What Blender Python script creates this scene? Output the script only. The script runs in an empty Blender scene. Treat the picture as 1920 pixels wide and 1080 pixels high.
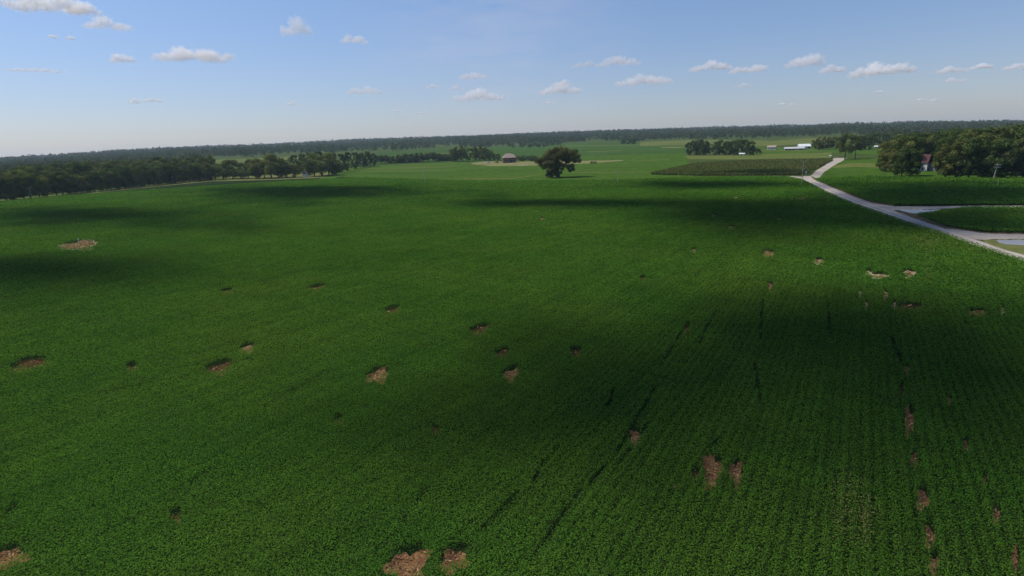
import bpy, math, random
import numpy as np

random.seed(11)
rng = np.random.default_rng(11)
SC = bpy.context.scene
COL = SC.collection
R = math.radians

# ------------------------------------------------------------------ camera
W0, H0, FPX = 1920.0, 1080.0, 1067.0
CAMH = 25.0
ROLL = math.atan(70 / 1920)
PITCH = math.atan(272 * math.cos(ROLL) / FPX)
CAM = np.array([0.0, 0.0, CAMH])
FWD = np.array([0, math.cos(PITCH), -math.sin(PITCH)])
_R0 = np.array([1.0, 0, 0]); _U0 = np.array([0, math.sin(PITCH), math.cos(PITCH)])
RGT = _R0 * math.cos(ROLL) - _U0 * math.sin(ROLL)
UPV = _R0 * math.sin(ROLL) + _U0 * math.cos(ROLL)

SUN_EL, SUN_AZ = R(57), R(-70)          # azimuth measured from +Y towards +X
LDIR = np.array([math.cos(SUN_EL) * math.sin(SUN_AZ), math.cos(SUN_EL) * math.cos(SUN_AZ), math.sin(SUN_EL)])

# ------------------------------------------------------------------ terrain
def tz(x, y):
    x = np.asarray(x, float); y = np.asarray(y, float)
    d = np.hypot(x, y)
    az = np.clip(np.arctan2(x, y), -1.2, 1.2)
    u = np.clip(np.tan(az) / math.tan(R(42)), -1.1, 1.1)
    ztop = 24 + (4.5 + 12.5 * (1 - u * u)) / FPX * 3500 - 15
    t = np.clip((d - 620) / 2900, 0, 1)
    z = ztop * t ** 1.05
    w = np.clip((d - 120) / 300, 0, 1)
    z = z + w * (0.45 * np.sin(x / 61.0 + 0.7) * np.sin(y / 83.0) + 0.3 * np.sin(x / 140.0 - y / 97.0))
    w2 = np.clip((d - 1200) / 1500, 0, 1)
    z = z + w2 * (4.2 * np.sin(x / 310.0 + 1.1) * np.cos(y / 420.0) + 1.6 * np.sin(x / 170.0 + y / 260.0))
    return z

def ray(px, py):
    px = np.asarray(px, float); py = np.asarray(py, float)
    v = FWD * FPX + (px - 960)[..., None] * RGT - (py - 540)[..., None] * UPV
    return v / np.linalg.norm(v, axis=-1, keepdims=True)

def at(px, py, lift=0.0):
    """photo pixel -> point on the terrain"""
    px, py = np.broadcast_arrays(np.asarray(px, float), np.asarray(py, float))
    sh = px.shape
    v = ray(px.ravel(), py.ravel())
    n = len(v)
    ts = np.geomspace(25, 6000, 260)
    lo = np.full(n, 25.0); hi = np.full(n, 6000.0); done = np.zeros(n, bool)
    prev = 25.0
    for t in ts[1:]:
        P = CAM + v * t
        hit = (P[:, 2] < tz(P[:, 0], P[:, 1])) & ~done
        lo[hit] = prev; hi[hit] = t; done |= hit
        prev = t
    lo[~done] = 3500; hi[~done] = 3500
    for _ in range(26):
        m = (lo + hi) / 2
        P = CAM + v * m[:, None]
        below = P[:, 2] < tz(P[:, 0], P[:, 1])
        hi = np.where(below, m, hi); lo = np.where(below, lo, m)
    P = CAM + v * hi[:, None]
    P[:, 2] = tz(P[:, 0], P[:, 1]) + lift
    return P.reshape(sh + (3,))

def pt(px, py, lift=0.0):
    return at(np.array([px]), np.array([py]), lift)[0]

def project(P):
    q = P - CAM
    zf = q @ FWD
    return 960 + FPX * (q @ RGT) / zf, 540 - FPX * (q @ UPV) / zf, zf

def depth(P):
    return float((np.asarray(P) - CAM) @ FWD)

_d0 = ray(np.array([1620.0]), np.array([237.0]))[0]
ROWANG = math.atan2(_d0[0], _d0[1])
# ------------------------------------------------------------------ materials
def new_mat(name):
    m = bpy.data.materials.new(name); m.use_nodes = True
    nt = m.node_tree; nt.nodes.clear()
    return m, nt, nt.nodes.new('ShaderNodeOutputMaterial')

def N(nt, typ, **kw):
    n = nt.nodes.new(typ)
    for k, v in kw.items():
        if k.startswith('i_'):
            n.inputs[k[2:].replace('_', ' ')].default_value = v
        else:
            setattr(n, k, v)
    return n

def ramp(nt, fac, stops):
    r = nt.nodes.new('ShaderNodeValToRGB')
    e = r.color_ramp.elements
    while len(e) < len(stops): e.new(0.5)
    for el, (p, c) in zip(e, stops):
        el.position = p; el.color = (*c, 1)
    nt.links.new(fac, r.inputs['Fac'])
    return r.outputs['Color']

def noise(nt, coord, scale, detail=4, rough=0.55, stretch=None, rot=0):
    src = coord
    if stretch:
        mp = N(nt, 'ShaderNodeMapping')
        if rot:
            mp.vector_type = 'TEXTURE'; stretch = tuple(1 / q for q in stretch)
        mp.inputs['Scale'].default_value = stretch
        mp.inputs['Rotation'].default_value = (0, 0, rot)
        nt.links.new(coord, mp.inputs['Vector']); src = mp.outputs['Vector']
    n = N(nt, 'ShaderNodeTexNoise')
    n.inputs['Scale'].default_value = scale; n.inputs['Detail'].default_value = detail
    n.inputs['Roughness'].default_value = rough
    nt.links.new(src, n.inputs['Vector'])
    return n.outputs['Fac']

def mixc(nt, fac, a, b, mode='MIX'):
    m = N(nt, 'ShaderNodeMix', data_type='RGBA', blend_type=mode)
    for s, k in ((fac, 0), (a, 6), (b, 7)):
        if isinstance(s, (int, float)): m.inputs[k].default_value = s
        elif isinstance(s, tuple): m.inputs[k].default_value = (*s, 1)
        else: nt.links.new(s, m.inputs[k])
    return m.outputs[2]

def coordn(nt, which='Object'):
    return N(nt, 'ShaderNodeTexCoord').outputs[which]

def surf_mat(name, stops, scale, rough=0.9, fine=None, fine_amt=0.4, bump=0.0, bump_scale=None, stretch=None, rot=0, spec=0.0):
    m, nt, out = new_mat(name)
    c = coordn(nt)
    f = noise(nt, c, scale, 5, 0.6, stretch, rot)
    col = ramp(nt, f, stops)
    if fine:
        g = noise(nt, c, fine, 3, 0.7)
        k = ramp(nt, g, [(0.3, (1 - fine_amt,) * 3), (0.7, (1 + fine_amt,) * 3)])
        col = mixc(nt, 1.0, col, k, 'MULTIPLY')
    b = N(nt, 'ShaderNodeBsdfPrincipled')
    b.inputs['Roughness'].default_value = rough
    b.inputs['Specular IOR Level'].default_value = spec
    nt.links.new(col, b.inputs['Base Color'])
    if bump:
        bn = N(nt, 'ShaderNodeBump'); bn.inputs['Strength'].default_value = 1.0; bn.inputs['Distance'].default_value = bump
        nt.links.new(noise(nt, c, bump_scale, 4, 0.65), bn.inputs['Height'])
        nt.links.new(bn.outputs['Normal'], b.inputs['Normal'])
    nt.links.new(b.outputs['BSDF'], out.inputs['Surface'])
    return m

def plain(name, col, rough=0.7, metal=0.0, var=0.15, scale=3.0):
    return surf_mat(name, [(0.3, tuple(c * (1 - var) for c in col)), (0.7, tuple(c * (1 + var) for c in col))], scale, rough)

def leaf_mat(name, dark, light, hue_tint, trans=0.25, big_scale=None, tint_amt=0.5, objrand=True, gloss=0.0, rowtex=False):
    m, nt, out = new_mat(name)
    a = N(nt, 'ShaderNodeAttribute', attribute_name='v')
    col = ramp(nt, a.outputs['Fac'], [(0.0, dark), (1.0, light)])
    if big_scale:
        c = coordn(nt)
        f = noise(nt, c, big_scale, 4, 0.6)
        fr = ramp(nt, f, [(0.40, (0, 0, 0)), (0.68, (1, 1, 1))])
        sep = N(nt, 'ShaderNodeMath', operation='MULTIPLY'); sep.inputs[1].default_value = tint_amt
        nt.links.new(fr, sep.inputs[0])
        col = mixc(nt, sep.outputs[0], col, hue_tint, 'MIX')
    elif objrand:
        oi = N(nt, 'ShaderNodeObjectInfo')
        sep = N(nt, 'ShaderNodeMath', operation='MULTIPLY'); sep.inputs[1].default_value = tint_amt
        nt.links.new(oi.outputs['Random'], sep.inputs[0])
        col = mixc(nt, sep.outputs[0], col, hue_tint, 'MIX')
    if rowtex:
        # vigour changes plant by plant and in streaks along the planted rows
        c = coordn(nt)
        f1 = ramp(nt, noise(nt, c, 0.9, 3, 0.6, (1.0, 0.05, 1), -ROWANG), [(0.3, (.85, .86, .88)), (0.7, (1.12, 1.11, 1.08))])
        f2 = ramp(nt, noise(nt, c, 0.16, 5, 0.65), [(0.3, (.84, .86, .9)), (0.7, (1.16, 1.13, 1.05))])
        col = mixc(nt, 1.0, mixc(nt, 1.0, col, f1, 'MULTIPLY'), f2, 'MULTIPLY')
    d = N(nt, 'ShaderNodeBsdfDiffuse'); t = N(nt, 'ShaderNodeBsdfTranslucent')
    nt.links.new(col, d.inputs['Color'])
    tc = mixc(nt, 1.0, col, (1.15, 1.3, 0.5), 'MULTIPLY')
    nt.links.new(tc, t.inputs['Color'])
    mx = N(nt, 'ShaderNodeMixShader'); mx.inputs[0].default_value = trans
    nt.links.new(d.outputs[0], mx.inputs[1]); nt.links.new(t.outputs[0], mx.inputs[2])
    last = mx
    if gloss:
        g = N(nt, 'ShaderNodeBsdfGlossy'); g.inputs['Roughness'].default_value = 0.45
        g.inputs['Color'].default_value = (1, 1, 1, 1)
        m2 = N(nt, 'ShaderNodeMixShader'); m2.inputs[0].default_value = gloss
        nt.links.new(mx.outputs[0], m2.inputs[1]); nt.links.new(g.outputs[0], m2.inputs[2]); last = m2
    nt.links.new(last.outputs[0], out.inputs['Surface'])
    return m

M = {}
M['soil'] = surf_mat('soil_and_straw', [(0.25, (0.060, 0.030, 0.015)), (0.5, (0.145, 0.074, 0.036)), (0.75, (0.25, 0.145, 0.070))], 0.9, fine=7, fine_amt=0.55, bump=0.05, bump_scale=5)
M['soil_dark'] = surf_mat('dark_brown_soil', [(0.3, (0.030, 0.018, 0.009)), (0.7, (0.065, 0.039, 0.018))], 1.0, fine=6, fine_amt=0.5, bump=0.05, bump_scale=5)  # the same kind of soil in a darker brown
M['soil_pale'] = surf_mat('pale_dry_soil', [(0.3, (0.27, 0.195, 0.135)), (0.7, (0.42, 0.325, 0.235))], 0.35, fine=2.0, fine_amt=0.25, bump=0.04, bump_scale=3)
M['understory'] = surf_mat('dark_understory', [(0.3, (0.010, 0.022, 0.006)), (0.7, (0.022, 0.036, 0.012))], 0.5, fine=4)  # very dark green-brown mix of soil and low greenery
M['ground'] = surf_mat('rough_grass', [(0.25, (0.034, 0.058, 0.014)), (0.5, (0.046, 0.070, 0.018)), (0.75, (0.066, 0.076, 0.026))], 0.02, fine=0.4, fine_amt=0.35, bump=0.15, bump_scale=1.0)
M['soy_far'] = surf_mat('soybean_field_far', [(0.25, (0.036, 0.076, 0.010)), (0.5, (0.046, 0.090, 0.013)), (0.78, (0.062, 0.098, 0.017))], 0.012, fine=0.16, fine_amt=0.30, bump=0.3, bump_scale=0.6, stretch=(0.35, 1.6, 1), rot=0.35)
M['soy_blue'] = surf_mat('soybean_field_bluish', [(0.25, (0.028, 0.064, 0.012)), (0.75, (0.046, 0.086, 0.018))], 0.008, fine=0.12, fine_amt=0.25, bump=0.3, bump_scale=0.5, stretch=(0.3, 1.8, 1))
M['hay'] = surf_mat('mown_hay', [(0.25, (0.070, 0.098, 0.022)), (0.75, (0.115, 0.125, 0.036))], 0.02, fine=0.3, fine_amt=0.25, stretch=(1, 0.3, 1))
M['straw'] = surf_mat('straw_yard', [(0.3, (0.10, 0.115, 0.04)), (0.7, (0.20, 0.18, 0.085))], 0.05, fine=0.5, fine_amt=0.25)
M['dry_lawn'] = surf_mat('dry_lawn', [(0.3, (0.085, 0.105, 0.030)), (0.7, (0.15, 0.145, 0.055))], 0.06, fine=0.5, fine_amt=0.25)
M['maize'] = surf_mat('drying_maize', [(0.25, (0.030, 0.042, 0.014)), (0.75, (0.055, 0.060, 0.024))], 0.03, fine=0.6, fine_amt=0.4, bump=0.5, bump_scale=0.8)
M['gravel'] = surf_mat('limestone_gravel', [(0.25, (0.24, 0.205, 0.17)), (0.5, (0.32, 0.28, 0.235)), (0.75, (0.40, 0.355, 0.30))], 0.10, fine=1.5, fine_amt=0.18, bump=0.02, bump_scale=8)
M['verge'] = surf_mat('dry_verge', [(0.3, (0.085, 0.065, 0.033)), (0.7, (0.16, 0.115, 0.065))], 0.12, fine=0.9, fine_amt=0.4)
M['wood'] = plain('weathered_wood', (0.36, 0.33, 0.29), 0.85)
M['bark'] = plain('bark', (0.075, 0.058, 0.042), 0.95, var=0.35, scale=2.0)
M['white'] = plain('white_painted_board', (0.60, 0.59, 0.56), 0.6, var=0.05)
M['metal_roof'] = plain('pale_metal_roof', (0.60, 0.61, 0.60), 0.5, var=0.06, scale=0.4)
M['grey_metal'] = plain('dull_metal_roof', (0.40, 0.41, 0.40), 0.6, var=0.1, scale=0.4)
M['brick'] = plain('brown_brick', (0.15, 0.075, 0.05), 0.9, var=0.3)
M['shingle'] = plain('tan_shingle', (0.30, 0.24, 0.19), 0.9, var=0.2)
M['red_shingle'] = plain('maroon_shingle', (0.095, 0.050, 0.050), 0.9, var=0.25)
M['grey_board'] = plain('grey_siding', (0.20, 0.19, 0.21), 0.8)
M['dark_glass'] = plain('dark_glass', (0.02, 0.022, 0.028), 0.15)
M['dark_open'] = plain('dark_door_or_bay_shade', (0.03, 0.028, 0.026), 0.9)  # dark door colour, also the painted shade of the open shed bays
M['ceramic'] = plain('grey_ceramic', (0.35, 0.33, 0.32), 0.3)
M['steel'] = plain('galvanised_steel', (0.45, 0.46, 0.47), 0.5, metal=0.8)
M['car_white'] = plain('white_car_paint', (0.75, 0.75, 0.74), 0.3, var=0.02)
M['car_red'] = plain('dark_red_car_paint', (0.20, 0.03, 0.025), 0.3, var=0.05)
M['rubber'] = plain('black_rubber', (0.02, 0.02, 0.02), 0.9)

m, nt, out = new_mat('puddle_water')
b = N(nt, 'ShaderNodeBsdfPrincipled')
b.inputs['Base Color'].default_value = (0.24, 0.225, 0.205, 1); b.inputs['Roughness'].default_value = 0.28; b.inputs['IOR'].default_value = 1.33
bn = N(nt, 'ShaderNodeBump'); bn.inputs['Distance'].default_value = 0.004
nt.links.new(noise(nt, coordn(nt), 1.2, 3), bn.inputs['Height']); nt.links.new(bn.outputs[0], b.inputs['Normal'])
nt.links.new(b.outputs[0], out.inputs['Surface']); M['water'] = m

M['soyleaf'] = leaf_mat('soybean_leaf', (0.030, 0.090, 0.010), (0.084, 0.196, 0.022), (0.106, 0.168, 0.020), trans=0.26, big_scale=0.035, tint_amt=0.5, rowtex=True, gloss=0.0)
M['sparse'] = leaf_mat('yellowed_leaf', (0.10, 0.11, 0.03), (0.22, 0.20, 0.07), (0.2, 0.15, 0.06), trans=0.25, objrand=False)
M['straw_bit'] = leaf_mat('straw_stalk', (0.13, 0.075, 0.034), (0.42, 0.29, 0.145), (0.2, 0.15, 0.06), trans=0.1, objrand=False)
M['oak'] = leaf_mat('oak_leaves', (0.050, 0.060, 0.017), (0.150, 0.145, 0.046), (0.11, 0.09, 0.04), trans=0.22, tint_amt=0.35)
M['dark_tree'] = leaf_mat('dark_leaves', (0.030, 0.054, 0.018), (0.105, 0.145, 0.042), (0.060, 0.090, 0.027), trans=0.22, tint_amt=0.6)
M['mid_tree'] = leaf_mat('woodland_leaves', (0.042, 0.066, 0.018), (0.185, 0.205, 0.060), (0.120, 0.112, 0.036), trans=0.25, tint_amt=0.6)
M['bush'] = leaf_mat('bush_leaves', (0.036, 0.058, 0.020), (0.090, 0.118, 0.042), (0.09, 0.10, 0.04), trans=0.25, tint_amt=0.6)
M['farwood'] = leaf_mat('distant_wood_leaves', (0.024, 0.042, 0.016), (0.072, 0.092, 0.034), (0.070, 0.068, 0.032), trans=0.2, big_scale=0.006, tint_amt=0.6)
M['maizeleaf'] = leaf_mat('maize_leaf', (0.056, 0.082, 0.020), (0.130, 0.150, 0.044), (0.120, 0.100, 0.040), trans=0.2, big_scale=0.03, tint_amt=0.5)

def cloud_material(name, trans):
    m, nt, out = new_mat(name)
    d = N(nt, 'ShaderNodeBsdfDiffuse'); t = N(nt, 'ShaderNodeBsdfTranslucent')
    d.inputs['Color'].default_value = (1.0, 0.985, 0.975, 1); t.inputs['Color'].default_value = (1.0, 0.985, 0.975, 1)
    mx = N(nt, 'ShaderNodeMixShader'); mx.inputs[0].default_value = trans
    nt.links.new(d.outputs[0], mx.inputs[1]); nt.links.new(t.outputs[0], mx.inputs[2])
    nt.links.new(mx.outputs[0], out.inputs['Surface'])
    return m
M['cloud'] = cloud_material('cloud_droplets', 0.5)

# ------------------------------------------------------------------ mesh helpers
def np_mesh(name, V, F, mats, att=None, fmat=None):
    me = bpy.data.meshes.new(name)
    V = np.ascontiguousarray(V, np.float32); F = np.ascontiguousarray(F, np.int32)
    nf, k = F.shape
    me.vertices.add(len(V)); me.vertices.foreach_set('co', V.ravel())
    me.loops.add(nf * k); me.loops.foreach_set('vertex_index', F.ravel())
    me.polygons.add(nf)
    me.polygons.foreach_set('loop_start', np.arange(0, nf * k, k, dtype=np.int32))
    if fmat is not None: me.polygons.foreach_set('material_index', np.ascontiguousarray(fmat, np.int32))
    for mm in (mats if isinstance(mats, (list, tuple)) else [mats]): me.materials.append(mm)
    if att is not None:
        a = me.attributes.new('v', 'FLOAT', 'FACE'); a.data.foreach_set('value', np.ascontiguousarray(att, np.float32))
    me.update(calc_edges=True)
    return me

def link(name, me, parent=None, loc=None):
    o = bpy.data.objects.new(name, me); COL.objects.link(o)
    if parent: o.parent = parent
    if loc is not None: o.location = [float(a) for a in loc]
    return o

def tag(o, label=None, cat=None, group=None, kind=None):
    if label: o['label'] = label
    if cat: o['category'] = cat
    if group: o['group'] = group
    if kind: o['kind'] = kind
    return o

def empty(name, loc, rz=0.0, label=None, cat=None, group=None):
    o = bpy.data.objects.new(name, None); COL.objects.link(o)
    o.location = [float(a) for a in loc]; o.rotation_euler = (0, 0, rz); o.empty_display_size = 0.5
    return tag(o, label, cat, group)

def structure(name, me, kind='structure'):
    return tag(link(name, me), kind=kind)

def quads(C, size, nrm, aspect=1.0):
    """random-rolled quads at C with normals nrm"""
    n = len(C)
    nrm = nrm / np.maximum(np.linalg.norm(nrm, axis=1, keepdims=True), 1e-9)
    a = rng.normal(size=(n, 3))
    t = np.cross(nrm, a); t /= np.maximum(np.linalg.norm(t, axis=1, keepdims=True), 1e-9)
    b = np.cross(nrm, t)
    s = (np.asarray(size) * 0.5).reshape(-1, 1) * np.ones((n, 1))
    t = t * s * aspect; b = b * s
    # a kite-like leaf outline
    V = np.stack([C - t, C - b * 0.75 + t * 0.1, C + t, C + b * 0.75 + t * 0.1], 1).reshape(-1, 3)
    F = np.arange(4 * n).reshape(-1, 4)
    return V, F

class MB:
    """collects boxes, prisms and tubes for one mesh"""
    def __init__(s): s.v = []; s.f = []
    def poly(s, pts, faces):
        o = len(s.v); s.v += [tuple(float(c) for c in p) for p in pts]; s.f += [tuple(o + i for i in f) for f in faces]
    def box(s, c, d, rz=0.0):
        x, y, z = c; a, b, h = d[0] / 2, d[1] / 2, d[2] / 2
        cs, sn = math.cos(rz), math.sin(rz)
        P = []
        for dz in (-h, h):
            for dx, dy in ((-a, -b), (a, -b), (a, b), (-a, b)):
                P.append((x + dx * cs - dy * sn, y + dx * sn + dy * cs, z + dz))
        s.poly(P, [(3, 2, 1, 0), (4, 5, 6, 7), (0, 1, 5, 4), (1, 2, 6, 5), (2, 3, 7, 6), (3, 0, 4, 7)])
    def tube(s, pts, rad, n=8):
        pts = [np.array(p, float) for p in pts]; rings = []
        o = len(s.v)
        for i, p in enumerate(pts):
            d = pts[min(i + 1, len(pts) - 1)] - pts[max(i - 1, 0)]; d /= np.linalg.norm(d)
            a = np.cross(d, (0.31, 0.95, 0.05)); a /= np.linalg.norm(a); b = np.cross(d, a)
            for k in range(n):
                w = 2 * math.pi * k / n
                s.v.append(tuple(p + rad[i] * (math.cos(w) * a + math.sin(w) * b)))
        for i in range(len(pts) - 1):
            for k in range(n):
                k2 = (k + 1) % n
                s.f.append((o + i * n + k, o + i * n + k2, o + (i + 1) * n + k2, o + (i + 1) * n + k))
        s.f.append(tuple(o + k for k in range(n))[::-1]); s.f.append(tuple(o + (len(pts) - 1) * n + k for k in range(n)))
    def mesh(s, name, mat):
        me = bpy.data.meshes.new(name); me.from_pydata(s.v, [], s.f); me.materials.append(mat); me.update(); return me
    def build(s, name, mat, parent=None, loc=None):
        return link(name, s.mesh(name, mat), parent, loc)

# ------------------------------------------------------------------ ground
nr, na = 230, 720
rr = np.concatenate([[0.0], np.geomspace(6, 6000, nr)])
aa = np.linspace(0, 2 * math.pi, na, endpoint=False)
RR, AA = np.meshgrid(rr, aa, indexing='ij')
X, Y = RR * np.sin(AA), RR * np.cos(AA)
V = np.stack([X, Y, tz(X, Y) - 0.06], -1).reshape(-1, 3)
i, j = np.meshgrid(np.arange(nr), np.arange(na), indexing='ij')
j2 = (j + 1) % na
F = np.stack([i * na + j, i * na + j2, (i + 1) * na + j2, (i + 1) * na + j], -1).reshape(-1, 4)
structure('ground', np_mesh('ground', V, F[:, ::-1], M['ground']))

def strip(name, top, bot, mat, nx=60, ny=14, lift=0.0, kind='structure'):
    """a sheet of ground between two outlines of the photograph, laid on the terrain"""
    tx, ty = np.array(top, float).T; bx, by = np.array(bot, float).T
    u = np.linspace(0, 1, nx)
    x0 = np.interp(u, np.linspace(0, 1, len(tx)), tx); y0 = np.interp(u, np.linspace(0, 1, len(tx)), ty)
    x1 = np.interp(u, np.linspace(0, 1, len(bx)), bx); y1 = np.interp(u, np.linspace(0, 1, len(bx)), by)
    if name in ('gravel_road', 'verge', 'water'):
        k_ = 0.35 if name != 'verge' else 0.9
        y0 = y0 + k_ * (np.sin(x0 * .55 + y0) * .6 + np.sin(x0 * .21) * .7); y1 = y1 + k_ * (np.sin(x1 * .47 + 1) * .6 + np.sin(x1 * .19 + 2) * .8)
    w = np.linspace(0, 1, ny)[:, None]
    P = at(x0 + (x1 - x0) * w, y0 + (y1 - y0) * w, lift)
    V = P.reshape(-1, 3)
    i, j = np.meshgrid(np.arange(ny - 1), np.arange(nx - 1), indexing='ij')
    F = np.stack([i * nx + j, (i + 1) * nx + j, (i + 1) * nx + j + 1, i * nx + j + 1], -1).reshape(-1, 4)
    return structure(name, np_mesh(name, V, F, mat), kind)

# outlines in the photograph
FIELD_TOP = [(-260, 404), (0, 379), (200, 359), (400, 340), (520, 337), (640, 332), (760, 336), (880, 340), (1000, 339), (1160, 338), (1300, 333), (1474, 331.5), (1504, 337.5)]
ROAD_L = [(1504, 337), (1549, 361), (1595, 381.5), (1645, 399), (1698, 418), (1776, 442), (1824, 459.6), (1920, 490.6), (2100, 548)]
RIGHT_TOP = [(1528, 336), (1575, 333), (1640, 331), (1700, 334), (1780, 334.5), (1920, 334.5), (2100, 331)]
RIGHT_BOT = [(1526, 337), (1573, 356), (1614, 373), (1642, 380.5), (1676, 385.6), (1756, 385.6), (1824, 384.6), (1920, 384.4), (2100, 381)]
MID_TOP = [(1717, 404), (1752, 399.5), (1797, 392.5), (1824, 390.5), (1920, 391), (2100, 388)]
MID_BOT = [(1717, 405), (1775, 426), (1798, 429.5), (1847, 436), (1920, 438), (2100, 441)]

# far fields on the rising ground
strip('soybean_field', [(600, 335), (640, 316), (700, 311), (860, 304), (1000, 300), (1060, 294)], [(600, 339), (640, 331.6), (760, 335.6), (880, 339.6), (1000, 338.6), (1060, 338)], M['soy_far'], 80, 24, 0.12)
strip('soybean_field', [(1060, 294), (1130, 291), (1200, 289), (1285, 287)], [(1060, 338), (1160, 337.6), (1225, 336), (1300, 332.6)], M['soy_far'], 60, 24, 0.12)
strip('soybean_field', [(1020, 271), (1100, 267), (1170, 268), (1290, 264)], [(1020, 299), (1100, 292.6), (1180, 289.6), (1286, 287)], M['soy_blue'], 70, 24, 0.16)
strip('soybean_field', [(700, 290), (760, 284), (850, 279), (1020, 271)], [(700, 309), (780, 305), (860, 303), (1020, 299)], M['soy_blue'], 70, 16, 0.16)
strip('hay_field', [(1200, 266.5), (1290, 263), (1340, 262), (1440, 264)], [(1200, 274), (1290, 272), (1340, 274), (1440, 272)], M['hay'], 50, 10, 0.2)
strip('hay_field', [(1285, 292), (1340, 291.5), (1440, 289), (1560, 286)], [(1290, 299), (1345, 299.5), (1440, 299), (1558, 297)], M['hay'], 60, 10, 0.14)
strip('hay_field', [(1400, 268), (1480, 262), (1540, 258), (1660, 256)], [(1400, 276), (1480, 272), (1540, 268), (1660, 266)], M['hay'], 60, 10, 0.2)
strip('soybean_field', [(1410, 277), (1470, 276), (1540, 276), (1660, 272)], [(1410, 290), (1470, 288.5), (1540, 286), (1660, 292)], M['soy_far'], 60, 12, 0.12)
strip('soybean_field', [(350, 303), (420, 299), (480, 297), (560, 293)], [(350, 309), (420, 306), (480, 303), (560, 299)], M['hay'], 40, 8, 0.2)
for (a, b, c_, d_, tk, mk) in [(640, 321, 850, 319, 1.0, 'hay'), (690, 316, 860, 312, 1.2, 'hay'), (700, 325, 880, 326, .9, 'soy_blue'), (880, 321, 1000, 318, 1.0, 'soy_blue'), (1100, 284.5, 1165, 282, 1.0, 'hay'), (1060, 273, 1230, 271, 1.0, 'hay'),
        (1180, 301, 1255, 299, 1.0, 'hay'), (1090, 315, 1230, 312, 1.1, 'soy_blue'), (1240, 276, 1290, 275, 1.2, 'straw'), (1060, 324, 1220, 322, 1.0, 'hay'), (740, 292, 850, 287, 1.0, 'hay'), (1420, 283, 1560, 280, 1.4, 'hay'), (1030, 290, 1110, 287, 1.0, 'soy_blue')]:
    strip('field_track', [(a, b), ((a + c_) / 2, (b + d_) / 2 + .3), (c_, d_)], [(a, b + tk), ((a + c_) / 2, (b + d_) / 2 + .3 + tk * 1.3), (c_, d_ + tk * .8)], M[mk], 30, 3, 0.22)
strip('yard', [(884, 306), (905, 303), (1000, 303), (1090, 302), (1168, 300)], [(884, 308), (915, 311.5), (1000, 311.5), (1090, 307.5), (1168, 302)], M['straw'], 60, 10, 0.15)
strip('grass_verge', [(-60, 381), (100, 366), (260, 350), (400, 335)], [(-60, 386), (100, 370), (260, 353.5), (400, 339.5)], M['dry_lawn'], 60, 4, 0.05)
strip('yard', [(400, 333), (480, 330), (560, 326), (650, 321)], [(400, 340), (520, 337), (590, 334), (655, 330)], M['dry_lawn'], 60, 8, 0.05)
strip('field_track', [(870, 335.2), (960, 334.8), (1000, 329), (1020, 324)], [(870, 336.8), (960, 336.4), (1000, 330.2), (1020, 324.8)], M['hay'], 40, 3, 0.2)
strip('lawn', [(1560, 300), (1640, 297), (1760, 300), (1940, 300)], [(1534, 333), (1640, 331), (1780, 334), (1940, 334)], M['soy_far'], 60, 14, 0.03)
strip('hay_field', [(1568, 310), (1600, 305), (1640, 306), (1650, 309)], [(1556, 316), (1600, 313), (1640, 314), (1650, 317)], M['hay'], 30, 6, 0.08)

# beds of the two big soybean fields: dark earth under the leaves
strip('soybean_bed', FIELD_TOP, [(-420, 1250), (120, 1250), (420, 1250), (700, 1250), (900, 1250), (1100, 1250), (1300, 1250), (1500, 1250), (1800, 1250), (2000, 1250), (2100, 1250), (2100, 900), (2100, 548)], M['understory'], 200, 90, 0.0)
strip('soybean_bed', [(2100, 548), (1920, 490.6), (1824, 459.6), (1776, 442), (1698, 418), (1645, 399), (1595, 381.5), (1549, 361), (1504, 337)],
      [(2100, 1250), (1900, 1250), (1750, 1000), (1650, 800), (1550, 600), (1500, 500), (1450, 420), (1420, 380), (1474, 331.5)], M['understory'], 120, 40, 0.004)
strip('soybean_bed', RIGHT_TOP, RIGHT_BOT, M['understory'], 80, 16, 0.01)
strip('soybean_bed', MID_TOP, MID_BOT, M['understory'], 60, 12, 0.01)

# ------------------------------------------------------------------ roads, puddles, verges
strip('gravel_road', [(1497, 331.5), (1521, 334.5), (1567, 354), (1608.6, 371.5), (1640, 382), (1677, 395), (1710, 408), (1772, 428.6), (1847, 455), (1884, 468.5), (1920, 478), (2100, 534)],
      [(1497, 334), (1504, 337.5), (1549, 361), (1595, 381.5), (1635, 396), (1665, 406), (1698, 418), (1776, 442), (1824, 459.6), (1870, 474), (1920, 490.6), (2100, 548)], M['gravel'], 160, 5, 0.03)
M['gravel_worn'] = surf_mat('worn_gravel', [(0.25, (0.34, 0.30, 0.26)), (0.75, (0.46, 0.415, 0.36))], 0.15, fine=1.2, fine_amt=0.2)
_rt = np.array([(1497, 331.5), (1521, 334.5), (1567, 354), (1608.6, 371.5), (1640, 382), (1677, 395), (1710, 408), (1772, 428.6), (1847, 455), (1884, 468.5), (1920, 478), (2100, 534)])
_rb = np.array([(1497, 334), (1504, 337.5), (1549, 361), (1595, 381.5), (1635, 396), (1665, 406), (1698, 418), (1776, 442), (1824, 459.6), (1870, 474), (1920, 490.6), (2100, 548)])
for _a, _b in ((.24, .38), (.58, .72)):
    strip('wheel_track', list(map(tuple, (_rt + (_rb - _rt) * _a)[1:])), list(map(tuple, (_rt + (_rb - _rt) * _b)[1:])), M['gravel_worn'], 120, 3, 0.064)
strip('gravel_road', [(1636, 381), (1676, 387), (1756, 387), (1824, 386), (1920, 385.8), (2100, 382.5)], [(1650, 394), (1690, 394), (1740, 392.5), (1824, 389.3), (1920, 389.5), (2100, 386.3)], M['gravel'], 80, 4, 0.036)
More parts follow.
